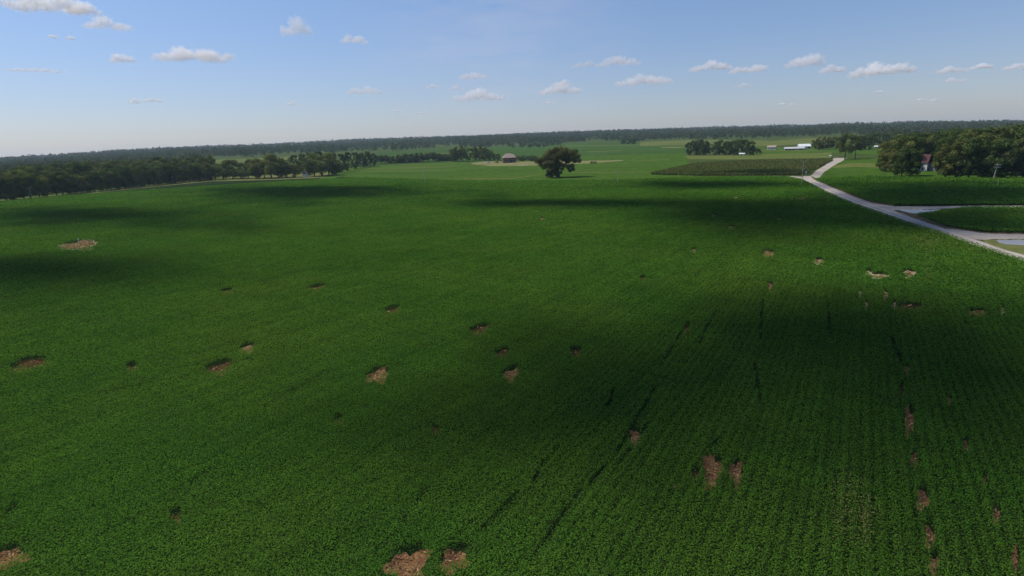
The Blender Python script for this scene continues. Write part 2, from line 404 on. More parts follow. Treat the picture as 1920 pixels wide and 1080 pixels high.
strip('gravel_road', [(1772, 428.8), (1797, 431), (1847, 438), (1920, 439.6), (2100, 443)], [(1800, 445), (1838, 450), (1860, 449), (1920, 448), (2100, 452)], M['gravel'], 80, 4, 0.042)
strip('gravel_road', [(1520, 330), (1530, 320), (1546, 311), (1557, 302), (1564, 296)], [(1534, 336), (1546, 322), (1561, 312), (1578, 302.5), (1588, 296)], M['gravel'], 60, 4, 0.048)
strip('gravel_road', [(1440, 329.8), (1472, 330), (1500, 331), (1520, 330)], [(1440, 330.8), (1472, 332), (1500, 335), (1526, 337)], M['gravel'], 30, 4, 0.054)
strip('water', [(1684, 393.5), (1720, 393.4), (1764, 393.2)], [(1706, 399.5), (1722, 400.5), (1752, 397.5)], M['water'], 30, 4, 0.05)
strip('water', [(1868, 450.5), (1890, 450.2), (1940, 449.5)], [(1874, 456), (1892, 459), (1940, 461)], M['water'], 30, 4, 0.05)
strip('verge', [(1526, 334), (1573, 352.5), (1614, 370), (1642, 378.5), (1676, 384)], [(1521, 335), (1567, 354), (1608.6, 371.8), (1638, 381), (1676, 387)], M['verge'], 70, 3, 0.02)
strip('verge', [(1690, 395), (1722, 402), (1778, 425), (1847, 435.5), (1940, 437)], [(1684, 398), (1710, 408.5), (1772, 429), (1847, 438.4), (1940, 440)], M['verge'], 70, 4, 0.02)
strip('verge', [(1842, 449), (1866, 449), (1940, 448)], [(1850, 457), (1884, 469.5), (1940, 484.5)], M['dry_lawn'], 40, 5, 0.022)

# ------------------------------------------------------------------ bare patches and row gaps in the crop
# cx, cy, half width, half height (photo), material, irregularity
PATCH = [
 (57, 684, 38, 8, 'soil_dark'), (12, 1048, 40, 12, 'soil'), (412, 690, 25, 8, 'soil_dark'), (463, 654, 14, 4, 'soil'), (248, 690, 11, 4, 'soil_dark'),
 (708, 704, 22, 9, 'soil'), (957, 702, 16, 7, 'soil'), (1079, 661, 13, 4, 'soil_dark'), (1190, 818, 9, 10, 'soil'), (1334, 882, 17, 27, 'soil'),
 (1304, 889, 8, 5, 'soil_dark'), (1380, 886, 12, 18, 'soil'), (762, 1064, 42, 26, 'soil'), (848, 1052, 27, 16, 'soil'), (1704, 790, 9, 22, 'soil'),
 (1714, 861, 6, 11, 'soil'), (1729, 937, 11, 16, 'soil'), (1742, 1006, 8, 18, 'soil'), (1750, 1066, 8, 22, 'soil'), (1867, 965, 7, 11, 'soil'),
 (1902, 1050, 7, 25, 'soil'), (1705, 513, 11, 5, 'soil_pale'), (1535, 490, 9, 3, 'soil_pale'), (1440, 476, 11, 4.5, 'soil'), (1443, 538, 4, 6, 'soil'),
 (1703, 576, 26, 4, 'soil_dark'), (1648, 517, 16, 2.6, 'soil_pale'), (1628, 511, 6, 2.5, 'soil_pale'), (1833, 586, 17, 3, 'soil'), (1660, 553, 4, 6, 'soil_pale'),
 (1676, 572, 4, 4, 'soil_pale'), (1612, 550, 2.5, 5, 'soil_pale'), (1624, 572, 3, 5, 'soil_pale'), (900, 618, 20, 5, 'soil_dark'), (940, 663, 14, 5, 'soil_dark'),
 (424, 547, 12, 2, 'soil_dark'), (593, 540, 17, 2.4, 'soil_dark'), (735, 582, 15, 3, 'soil_dark'), (149, 460.5, 38, 8, 'soil_pale'),
 (1288, 617, 5, 7, 'soil_dark'), (1370, 426.5, 6, 1.6, 'soil_pale'), (1460, 411, 6, 1.6, 'soil_pale'), (1502, 372, 6, 1.3, 'soil_pale'), (1340, 405, 5, 1.2, 'soil_pale'),
 (1300, 470, 5, 1.8, 'soil_pale'), (1205, 522, 6, 2, 'soil_dark'), (1018, 411, 5, 1.4, 'soil_pale'), (1380, 372, 4, 1.4, 'soil_pale'), (1700, 692, 6, 5, 'soil'), (1780, 750, 4, 5, 'soil'),
 (1845, 900, 4, 6, 'soil'), (1690, 735, 4, 10, 'soil_dark'), (815, 806, 8, 4, 'soil_dark'), (634, 790, 8, 4, 'soil_dark'), (330, 968, 11, 4, 'soil_dark'), (1810, 835, 5, 7, 'soil'), (1880, 582, 4, 4, 'soil_pale')]
SLIT = [((1085, 935), (1008, 1046), .9), ((968, 940), (912, 1000), .7), ((1018, 880), (1000, 912), .9), ((1130, 890), (1108, 915), .8), ((1228, 735), (1158, 856), .6),
 ((1150, 742), (1140, 768), .9), ((0, 753), (32, 742), .9), ((60, 742), (210, 690), .4), ((100, 737), (215, 700), .4), ((135, 592), (168, 586), .9), ((236, 661), (262, 656), .8),
 ((350, 715), (200, 745), .4), ((500, 770), (620, 700), .6), ((505, 614), (535, 606), .8), ((440, 690), (470, 680), .8), ((880, 1040), (858, 1056), 1.0), ((760, 985), (800, 930), .3), ((1210, 812), (1160, 880), .4),
 ((730, 700), (755, 690), .7), ((1430, 560), (1425, 640), .3), ((1290, 610), (1240, 690), .35), ((380, 506), (320, 528), .4), ((0, 990), (30, 962), .6), ((300, 950), (420, 880), .3), ((1330, 850), (1345, 835), .8), ((700, 855), (830, 790), .3),
 ((1415, 690), (1425, 760), .3), ((1690, 690), (1672, 640), .5), ((1550, 560), (1556, 640), .25), ((1340, 590), (1310, 650), .3)]

# row direction: the rows meet the horizon at photo x = 1620
_d = ray(np.array([1620.0]), np.array([237.0]))[0]
ROWD = np.array([_d[0], _d[1]]) / math.hypot(_d[0], _d[1])
ROWN = np.array([-ROWD[1], ROWD[0]])

def wobble(x, y, s):
    return (np.sin(x * 1.7 * s + 1.3) * np.sin(y * 2.1 * s + 0.4) + 0.6 * np.sin(x * 4.3 * s - y * 3.1 * s) + 0.4 * np.sin(y * 7.7 * s + x * 6.1 * s)) / 2.0

def in_poly_band(px, py, top, bot=None):
    tx, ty = np.array(top, float).T
    ok = (px >= tx[0]) & (px <= tx[-1]) & (py >= np.interp(px, tx, ty))
    if bot is not None:
        bx, by = np.array(bot, float).T
        ok &= py <= np.interp(px, bx, by)
    return ok

TOPX, TOPY = np.array(FIELD_TOP + ROAD_L[1:], float).T

def crop_points(rmin, rmax, azmin, azmax, size_of, cover):
    """world-space scatter, density falling with distance as the leaf clumps grow"""
    rs = np.geomspace(rmin, rmax, 400)
    dens = cover / size_of(rs) ** 2
    w = dens * rs
    cdf = np.concatenate([[0], np.cumsum((w[1:] + w[:-1]) / 2 * np.diff(rs))])
    n = int(cdf[-1] * (azmax - azmin))
    r = np.interp(rng.random(n) * cdf[-1], cdf, rs)
    a = rng.uniform(azmin, azmax, n)
    return r * np.sin(a), r * np.cos(a), r

def leaf_field():
    size_of = lambda r: np.maximum(0.10, 0.0017 * r)
    x, y, r = crop_points(24, 520, R(-52), R(52), size_of, 2.5)
    P = np.stack([x, y, tz(x, y)], 1)
    px, py, zf = project(P)
    main = (py >= np.interp(px, TOPX, TOPY) + 0.3)
    right = in_poly_band(px, py, RIGHT_TOP, RIGHT_BOT) | in_poly_band(px, py, MID_TOP, MID_BOT)
    keep = (main | right) & (zf > 5) & (px > -330) & (px < 2250) & (py < 1230)
    x, y, r, P, px, py = x[keep], y[keep], r[keep], P[keep], px[keep], py[keep]
    n = len(x)
    drop = np.zeros(n, bool)
    wb = wobble(x, y, 1.0)
    # rows 0.76 m apart, closing up with distance
    q = x * ROWN[0] + y * ROWN[1]
    ph = np.abs(((q / 0.76) % 1.0) - 0.5) * 2           # 0 mid-row .. 1 between rows
    near = np.clip(1.5 - r / 150, 0, 1)
    side = np.clip((px - 700) / 900, 0.05, 1)
    drop |= rng.random(n) < near * side * 0.42 * np.clip(ph - 0.35, 0, 1)
    for (cx, cy, hw, hh, mt) in PATCH:
        P0 = pt(cx, cy); dist = np.linalg.norm(P0 - CAM)
        can = 0.55 * FPX / dist * math.cos(math.asin(CAMH / dist))      # how far a near canopy edge hides the soil
        sk = (px - cx) * 0.0
        ang = math.atan2(237 - cy, 1620 - cx) if (cx < 1000 and hw > hh) else 0.0
        ang *= 0.75
        dx = ((px - cx) * math.cos(ang) + (py - cy) * math.sin(ang)) / (hw * 1.0)
        dyv = -(px - cx) * math.sin(ang) + (py - cy) * math.cos(ang)
        dy = np.where(dyv > 0, dyv / (hh * .95 + can), dyv / (hh * 1.0))
        sel = dx * dx + dy * dy < 1 + 0.95 * wb
        q2 = dx * dx + dy * dy
        drop |= sel & (rng.random(n) < np.clip(1.35 - 0.5 * q2, .55, 0.98))
        ring = (dx * dx + dy * dy < 2.6 + 1.0 * wb) & ~sel
        drop |= ring & (rng.random(n) < (0.0 if mt == 'soil_pale' else 0.05))
    for (a, b, s) in SLIT:
        A = pt(*a)[:2]; B = pt(*b)[:2]; d = B - A; L = np.linalg.norm(d); d /= L
        tt = (x - A[0]) * d[0] + (y - A[1]) * d[1]
        oo = np.abs((x - A[0]) * -d[1] + (y - A[1]) * d[0])
        wdt = 0.13 + 0.0007 * np.linalg.norm(pt(*a) - CAM)
        drop |= (tt > -0.4) & (tt < L + 0.4) & (oo < wdt * (1 + 0.75 * wb)) & (rng.random(n) < 0.75 + 0.3 * s) & (wb > -1.1 + (1 - s))
    k = ~drop
    x, y, r, ph, wb = x[k], y[k], r[k], ph[k], wb[k]
    n = len(x)
    s = size_of(r) * rng.uniform(0.7, 1.25, n)
    row = np.clip(1.3 - r / 140, 0, 1)
    ztop = 0.80 - 0.30 * row * side[k] * ph ** 1.5 + 0.07 * wobble(x, y, 0.35) + 0.05 * wb
    z = tz(x, y) + ztop - 0.50 * rng.random(n) ** 1.6
    C = np.stack([x, y, z], 1)
    nr_ = np.stack([rng.normal(0, 0.42, n), rng.normal(0, 0.42, n), np.ones(n)], 1)
    V, F = quads(C, s, nr_, 1.05)
    me = np_mesh('soybean_crop', V, F, M['soyleaf'], rng.random(n))
    structure('soybean_crop', me, 'stuff')
    print('soy leaves', n)
leaf_field()

# bare soil sheets and the dry stalks lying on them
SV, SF, SA = [], [], []
nb = 0
for (cx, cy, hw, hh, mt) in PATCH:
    k = 40
    th = np.linspace(0, 2 * math.pi, k, endpoint=False)
    rad = 0.93 + 0.22 * np.sin(3 * th + cx) + 0.15 * np.sin(5 * th + cy) + .08 * np.sin(11 * th + cx)
    P0 = pt(cx, cy); dist = np.linalg.norm(P0 - CAM); can = 0.55 * FPX / dist
    ang = 0.75 * math.atan2(237 - cy, 1620 - cx) if (cx < 1000 and hw > hh) else 0.0
    ux = hw * 1.05 * rad * np.cos(th); uy = np.where(np.sin(th) > 0, hh + .8 * can, hh * 1.15) * rad * np.sin(th)
    P = at(cx + ux * math.cos(ang) - uy * math.sin(ang), cy + ux * math.sin(ang) + uy * math.cos(ang), 0.02)
    c = P.mean(0)
    V = np.concatenate([[c], P]); V[:, 2] += 0.0
    F = [(0, 1 + a, 1 + (a + 1) % k) for a in range(k)]
    me = bpy.data.meshes.new('bare_soil'); me.from_pydata(V.tolist(), [], F); me.materials.append(M[mt]); me.update()
    structure('bare_soil', me)
    # stalks
    area = abs(np.sum(P[:, 0] * np.roll(P[:, 1], -1) - np.roll(P[:, 0], -1) * P[:, 1])) / 2
    m_ = int(min(1500, area * (16 if mt != 'soil_dark' else 2) * min(1, (70 / dist) ** 1.2)))
    if m_ > 3:
        w = np.sqrt(rng.random(m_)); a = rng.integers(0, k, m_)
        Q = c + (P[a] - c) * w[:, None] * 0.85
        Q[:, 2] += rng.uniform(0.02, 0.14, m_)
        v_, f_ = quads(Q, np.full(m_, max(0.10, 0.0022 * dist)) * rng.uniform(.6, 1.3, m_), np.stack([rng.normal(0, .5, m_), rng.normal(0, .5, m_), np.ones(m_)], 1), 2.4)
        SV.append(v_); SF.append(f_ + nb); nb += len(v_); SA.append(rng.random(m_))
structure('crop_stubble', np_mesh('crop_stubble', np.concatenate(SV), np.concatenate(SF), M['straw_bit'], np.concatenate(SA)), 'stuff')

# thin yellowed streak of weak plants low on the right
Ps = []
for (cx, cy, sx, sy, n_) in [(1590, 960, 26, 40, 500), (1620, 985, 10, 30, 200), (1265, 930, 3, 2, 10), (1740, 500, 8, 40, 160), (1735, 455, 16, 8, 120), (1450, 500, 4, 40, 80)]:
    Ps.append(at(rng.normal(cx, sx, n_), rng.normal(cy, sy, n_), 0.0))
Ps = np.concatenate(Ps); Ps[:, 2] += rng.uniform(0.7, 0.9, len(Ps))
dd = np.linalg.norm(Ps - CAM, axis=1)
v_, f_ = quads(Ps, np.maximum(0.10, 0.0018 * dd), rng.normal(size=Ps.shape) * .5 + [0, 0, 1], 1.4)
structure('yellowed_leaves', np_mesh('yellowed_leaves', v_, f_, M['sparse'], rng.random(len(Ps))), 'stuff')

# maize: a real two-metre block of crop with a dark front face
def maize():
    n = 60000
    # image outline -> sampled points
    px = rng.uniform(1222, 1560, n); w = rng.random(n)
    tx = np.interp(px, [1222, 1260, 1300, 1400, 1500, 1560], [326.5, 317, 308, 301.5, 299.5, 299])
    bx = np.interp(px, [1222, 1300, 1400, 1500, 1512, 1530, 1560], [327.5, 329.5, 329, 328, 326, 316, 302])
    A = at(px, tx); B = at(px, bx)
    P = A + (B - A) * w[:, None]
    P[:, 2] = tz(P[:, 0], P[:, 1])
    P[:, 2] += 1.1 - 0.8 * rng.random(n) ** 2.2
    v_, f_ = quads(P, np.full(n, 0.9) * rng.uniform(.6, 1.3, n), np.stack([rng.normal(0, .9, n), rng.normal(0, .9, n), np.ones(n) * .8], 1), 1.6)
    structure('maize_crop', np_mesh('maize_crop', v_, f_, M['maizeleaf'], rng.random(n)), 'stuff')
maize()
strip('maize_bed', [(1222, 326.5), (1260, 317), (1300, 308), (1400, 301.5), (1500, 299.5), (1560, 299)], [(1222, 327.5), (1300, 329.5), (1400, 329), (1500, 328), (1530, 316), (1560, 302)], M['maize'], 80, 12, 0.02)

# ------------------------------------------------------------------ trees
def crown_mesh(name, clumps, mat, per=70, leaf=0.55, spread=0.55):
    Cs, Ns, Vs = [], [], []
    for (c, r) in clumps:
        n = int(per * (r ** 1.7)); Vs.append(np.clip(rng.random() * .75 + rng.random(n) * .45 - .1, 0, 1))
        g = rng.normal(size=(n, 3)); g /= np.linalg.norm(g, axis=1, keepdims=True)
        rad = r * (0.45 + 0.6 * rng.random(n) ** 0.5)
        p = np.array(c) + g * rad[:, None] * [1, 1, 0.8]
        Cs.append(p); Ns.append(g * 1.0 + rng.normal(size=(n, 3)) * 0.45 + [0, 0, 0.25])
    C = np.concatenate(Cs); Nn = np.concatenate(Ns); Va = np.concatenate(Vs)
    ok = C[:, 2] > 0.15
    C, Nn, Va = C[ok], Nn[ok], Va[ok]
    V, F = quads(C, leaf * rng.uniform(0.6, 1.4, len(C)), Nn, 1.1)
    return np_mesh(name, V, F, mat, Va)

def trunk_mesh(name, clumps, rbase, zfork, lean=(0, 0), stems=1):
    mb = MB()
    for s in range(stems):
        ox = (s - (stems - 1) / 2) * rbase * 1.6
        mb.tube([(ox, 0, -0.4), (ox * 1.05, 0, 0.5), (ox * 1.2 + lean[0] * .5, lean[1] * .5, zfork * .6), (ox * 1.5 + lean[0], lean[1], zfork)],
                [rbase * 1.5, rbase * 1.05, rbase * 0.85, rbase * 0.75], 8)
    f = np.array([lean[0], lean[1], zfork])
    order = sorted(clumps, key=lambda c: -c[1])[:9]
    for (c, r) in order:
        c = np.array(c, float); mid = f + (c - f) * 0.5 + np.array([0, 0, 0.05 * np.linalg.norm(c - f)])
        st = f.copy(); st[0] += 0.0
        mb.tube([st - [0, 0, .3], mid, c], [rbase * 0.45, rbase * 0.28, rbase * 0.1], 6)
    return mb.mesh(name, M['bark'])

def env_clumps(h, w, zlo, nclump, shape, rfac=0.2):
    out = []
    k = 0
    while len(out) < nclump and k < 4000:
        k += 1
        u = rng.uniform(zlo, 1.0)
        t = (u - zlo) / (1 - zlo)
        if shape == 'oak': prof = math.sqrt(max(0, 1 - (abs(t - 0.42) / 0.62) ** 2.2))
        elif shape == 'oval': prof = math.sqrt(max(0, 1 - (abs(t - 0.48) / 0.56) ** 2))
        elif shape == 'round': prof = math.sqrt(max(0, 1 - (abs(t - 0.5) / 0.53) ** 2))
        else: prof = max(0.05, 1 - t) ** 0.8
        a = rng.uniform(0, 2 * math.pi); q = math.sqrt(rng.random()) * 0.55 + 0.40
        rr_ = w * 0.5 * prof * q * rng.uniform(0.82, 1.1)
        r = w * rfac * rng.uniform(0.65, 1.2) * (0.55 + 0.45 * prof)
        c = (rr_ * math.cos(a), rr_ * math.sin(a), min(u * h, h - r * 0.55))
        out.append((c, r))
    return out

PROTO = {}
def make_proto(key, h, w, zlo, nclump, shape, mat, rb, per=60, leaf=0.6, rfac=0.2):
    cl = env_clumps(h, w, zlo, nclump, shape, rfac)
    PROTO[key] = dict(crown=crown_mesh('crown', cl, M[mat], per, leaf), trunk=trunk_mesh('trunk', cl, rb, h * max(zlo + 0.08, 0.2)), h=h, w=w)
for q in range(4):
    make_proto(('wood', q), 20, 12.5 + q, 0.10, 30, 'oval', 'mid_tree', 0.38, 44, 0.66, 0.19)
for q in range(3):
    make_proto(('dark', q), 20, 14 + q, 0.08, 34, 'oak', 'dark_tree', 0.42, 44, 0.66, 0.18)
for q in range(3):
    make_proto(('orchard', q), 12, 11 + q, 0.16, 24, 'oak', 'mid_tree', 0.3, 40, 0.6, 0.19)
for q in range(2):
    make_proto(('bush', q), 7, 8.5, 0.0, 18, 'round', 'bush', 0.14, 44, 0.6, 0.22)
make_proto(('tall', 0), 20, 15, 0.34, 26, 'oak', 'mid_tree', 0.5, 44, 0.66, 0.19)
make_proto(('tall', 1), 20, 13, 0.40, 22, 'oak', 'mid_tree', 0.45, 44, 0.66, 0.19)
make_proto(('cone', 0), 16, 6.5, 0.06, 30, 'cone', 'dark_tree', 0.25, 36, 0.6, 0.2)

USED = set()
KNAME = {'wood': 'woodland_tree', 'dark': 'broadleaf_tree', 'orchard': 'farmyard_tree', 'bush': 'bush', 'cone': 'conifer_tree', 'tall': 'roadside_tree'}
TREES = []
def tree(px, by, hpx, kind, label, group, wide=1.0, cat='tree', q=None):
    P = pt(px, by)
    q = rng.integers(0, sum(1 for k in PROTO if k[0] == kind)) if q is None else q
    pr = PROTO[(kind, int(q))]
    h = hpx * depth(P) / FPX
    s = h / pr['h']
    root = empty(KNAME[kind], P, rng.uniform(0, 6.28), label, cat, group)
    sw = s * wide * rng.uniform(0.92, 1.1)
    root.scale = (sw, sw, s)
    c = link('crown', pr['crown'], root); t = link('trunk', pr['trunk'], root)
    TREES.append((px, by, hpx))
    return root

# the lone oak, built to its own outline
P0 = pt(1046, 333); upx = depth(P0) / FPX
LONE = [(-29, 27, 8), (-33, 33, 6), (-22, 39, 8), (-26, 20, 5), (-14, 46, 8), (-4, 50, 7), (6, 51, 7), (15, 48, 8), (4, 42, 10), (-10, 36, 10), (14, 37, 9), (26, 44, 8), (33, 46, 6), (35, 38, 7), (38, 30, 5), (27, 34, 7),
        (-18, 28, 8), (-4, 28, 8), (20, 29, 6), (-14, 20, 5), (-17, 13, 5), (-18, 6, 5), (-12, 3, 4), (-4, 8, 6), (8, 16, 4), (20, 19, 5), (27, 21, 5), (29, 14, 4), (23, 12, 4), (5, 9, 4), (-8, 16, 5), (-6, 12, 6), (-2, 22, 7), (5, 24, 6), (-9, 24, 6), (-13, 9, 5), (-3, 14, 6), (12, 22, 5)]
cl = []
for (dx, dz, r) in LONE:
    cl.append(((dx * upx, rng.uniform(-1, 1) * (14 if dz > 20 else 5) * upx, dz * upx), r * upx * 1.05))
for (dx, dz, r) in LONE[:18]:
    cl.append(((dx * upx * .8, rng.uniform(-1, 1) * 22 * upx, dz * upx * .97), r * upx * .9))
lone = empty('oak_tree', P0, 0, 'large solitary oak with a lopsided crown and gap below, standing in the green field', 'tree')
link('crown', crown_mesh('crown', cl, M['oak'], 95, 0.60), lone)
link('trunk', trunk_mesh('trunk', cl, 0.85, 20 * upx * 0.5, (-0.2, 0), 2), lone)

def part_of(x, cuts):
    for lim, w in cuts:
        if x < lim: return w
    return cuts[-1][1]
LW = [(75, 'left end'), (170, 'left half'), (280, 'middle'), (410, 'right end')]
for row, (dy, hs, step) in enumerate([(0, 1.0, 15), (7, 1.04, 17), (14, 1.02, 19)]):
    x = -70 + row * 7
    while x < 402:
        by = 377.5 - 0.1035 * x - dy * (1 - x / 900)
        h = (50 - 0.043 * x) * hs * rng.uniform(0.78, 1.14)
        tall = 'tall' if h > (50 - 0.043 * x) * hs else 'lower'
        where = part_of(x, LW)
        rowt = ['front row', 'second row', 'third row'][row]
        kind = 'wood' if rng.random() < .7 else 'dark'
        tint = {'wood': 'olive green', 'dark': 'dark green'}[kind]
        tree(x, by, h, kind, f'{tall} {tint} tree, {rowt} of the left field-side wood, {where} of it', f'{tall} {tint} {rowt} trees at the {where} of the wood edging the field', wide=1.12)
        x += step * rng.uniform(0.75, 1.25)

ORCH = [(404, 336, 28), (419, 336, 31), (437, 335, 34), (452, 335, 28), (466, 335, 24), (480, 335, 30), (496, 334, 37), (509, 334, 43), (523, 334, 37), (538, 333, 35), (552, 333, 26), (590, 331, 38),
        (604, 330, 42), (617, 329, 36)]
words = ['leftmost of the row', 'second from the left end', 'third from the left end', 'beside the pale strip of grass', 'low one before the taller pair', 'left of the tallest pair', 'left of the tallest crown',
         'tallest crown on the left side', 'right of the tallest crown', 'just left of the white cottage', 'low one touching the white cottage', 'just right of the white cottage', 'tallest crown on the right side', 'left of the small round tree']
for (x, y, h), wd in zip(ORCH, words):
    tree(x, y, h, 'orchard', f'spreading farmyard tree at the far field edge, {wd}', 'trees round the farmyard left of centre', wide=1.22)
tree(632, 329, 24, 'orchard', 'small round isolated tree at the right end of the farmyard row', 'trees round the farmyard left of centre', 0.95, q=1)
for (x, y, h, wd) in [(642, 324, 34, 'leftmost'), (655, 321, 34, 'second'), (668, 317, 30, 'third'), (680, 314, 27, 'fourth'), (691, 312.5, 28, 'fifth'), (701, 311.5, 23, 'rightmost')]:
    tree(x, y, h, 'dark', f'dark tall tree behind the small round farmyard tree, {wd} of that slanting row', 'dark trees slanting back from the farmyard', 0.75)
for (x, y, h) in [(425, 327, 26), (470, 325, 26), (515, 324, 34), (555, 322, 30), (570, 321, 32), (585, 320, 33), (600, 319, 34), (625, 317, 30)]:
    tree(x, y, h, 'dark', 'dark tree in the second rank behind the farmyard trees', 'second rank of trees behind the farmyard', 0.9)
for k, x in enumerate(range(714, 850, 9)):
    tree(x + rng.uniform(-2, 2), 307 - (x - 714) * 0.042, rng.uniform(12, 17), 'bush', f"grey-green bush in the {['left', 'middle', 'right'][min(2, k // 5)]} part of the overgrown hedge", f"hedge bushes, {['left', 'middle', 'right'][min(2, k // 5)]} part of the hedge", 1.1, 'bush')
NAMES = ['leftmost', 'second from left', 'third from left', 'fourth from left', 'middle', 'just right of the middle', 'fourth from the house', 'third from the house', 'lower one second from the house', 'lowest, next to the house']
for (x, h), wd in zip([(852, 24), (860, 27), (869, 28), (878, 25), (888, 27), (898, 29), (908, 26), (917, 21), (926, 15), (934, 13)], NAMES):
    tree(x, 303 - (x - 852) * 0.02, h, 'wood', f'tree in the windbreak left of the brick house, {wd}', 'windbreak trees beside the brick house', 0.95)
for (x, y, h, wd) in [(972, 302, 9, 'next to the brick house'), (981, 302, 10, 'between house and oak'), (990, 302, 9, 'between house and oak'), (999, 302, 10, 'near the oak crown')]:
    tree(x, y, h, 'bush', f'dark bush in the line right of the brick house, {wd}', f'yard bushes {wd}', 1.2, 'bush')
tree(1006, 310, 12, 'bush', 'narrow upright bush on the straw yard just left of the lone oak', None, 0.5, 'bush')
for (x, wd) in [(1110, 'left'), (1116, 'right')]:
    tree(x, 306.5, 4, 'bush', f'tiny dark shrub on the pale yard right of the lone oak, {wd} of the two', 'pair of tiny yard shrubs', 1.1, 'bush')
for (x, y, h, wd) in [(1168, 270, 9, 'left'), (1177, 270.5, 12, 'middle'), (1187, 270, 10, 'right')]:
    tree(x, y, h, 'dark', f'small far tree clump on the rising field beyond the oak, {wd} of three', 'far clump on the rising field', 1.5)
for (x, h, wd) in [(1292, 23, 'left end'), (1301, 27, 'second'), (1312, 29, 'third'), (1322, 26, 'right end')]:
    tree(x, 291, h, 'dark', f'dense dark tree in the compact left grove behind the maize, {wd}', 'left grove behind the maize', 0.85)
for (x, h, wd) in [(1342, 25, 'left end'), (1352, 28, 'second from left'), (1363, 26, 'third from left'), (1374, 27, 'middle'), (1385, 29, 'third from right'), (1396, 28, 'second from right'), (1406, 26, 'right end')]:
    tree(x, 291, h, 'dark', f'dense dark tree in the longer right grove behind the maize, {wd}', 'right grove behind the maize', 0.85)
tree(1418, 289, 10, 'bush', 'low round bush at the right tip of the grove behind the maize', None, 1.2, 'bush')
for (x, y, h, wd) in [(1528, 280, 19, 'leftmost, nearest the long barn'), (1537, 281, 24, 'second from the barn'), (1547, 281, 25, 'third from the barn'), (1556, 280, 23, 'fourth from the barn'), (1566, 279, 22, 'fifth from the barn'), (1575, 279, 22, 'nearest the tall roadside tree')]:
    tree(x, y, h, 'wood', f'grey-green tree right of the long white barn, {wd}', 'trees right of the long white barn', 1.0)
tree(1584, 299, 46, 'tall', 'tall tree with bare dark trunk at the road end, left of the pair', 'pair of tall trees at the road end', 0.9, q=0)
tree(1603, 298, 43, 'tall', 'tall tree with bare dark trunk at the road end, right of the pair', 'pair of tall trees at the road end', 0.85, q=1)
for (x, y, h, wd) in [(1613, 281, 26, 'leftmost'), (1623, 280, 27, 'second'), (1634, 274, 24, 'third'), (1644, 271, 22, 'fourth'), (1654, 271, 22, 'fifth'), (1663, 271, 20, 'sixth'), (1671, 275, 17, 'rightmost')]:
    tree(x, y, h, 'dark', f'dark tree in the row behind the red-roofed bungalow, {wd}', 'row behind the red-roofed bungalow', 0.95)
# the wood on the right
for (x, y, h, kd, wd) in [(1651, 320, 34, 'wood', 'leftmost, small and pale'), (1662, 322, 40, 'wood', 'second, small'), (1676, 325, 44, 'wood', 'third'), (1690, 330, 50, 'dark', 'dark, left of the maroon house'), (1705, 330, 50, 'dark', 'dark, touching the maroon house')]:
    tree(x, y, h, kd, f'tree before the right-hand wood on the lawn, {wd}', 'trees left of the maroon-roofed house', 0.85)
RWY = lambda x: np.interp(x, [1660, 1700, 1760, 1830, 1900, 1960], [262, 252, 247, 243, 237, 234])
for row, (by, lo, hi, x0, step) in enumerate([(334, .66, .86, 1772, 19), (328, .85, 1.0, 1762, 20), (321, .9, 1.04, 1690, 21), (315, .92, 1.05, 1668, 22)]):
    x = x0
    while x < 2010:
        if by > 318 and 1700 < x < 1772:
            x += 8; continue
        full = by - RWY(x)
        h = full * rng.uniform(lo, hi)
        side = 'near the maroon house' if x < 1800 else ('behind the leaning pole' if x < 1880 else 'at the far right end')
        rowt = ['front row', 'second row', 'third row', 'back row'][row]
        kind = 'wood' if rng.random() < .55 else 'dark'
        tint = {'wood': 'yellowish green', 'dark': 'deep green'}[kind]
        tree(x, by, h, kind, f'{tint} tree, {rowt} of the right wood, {side}', f'{tint} {rowt} trees of the right-hand wood {side}', 0.95)
        x += step * rng.uniform(.8, 1.25)
print('trees', len(TREES))

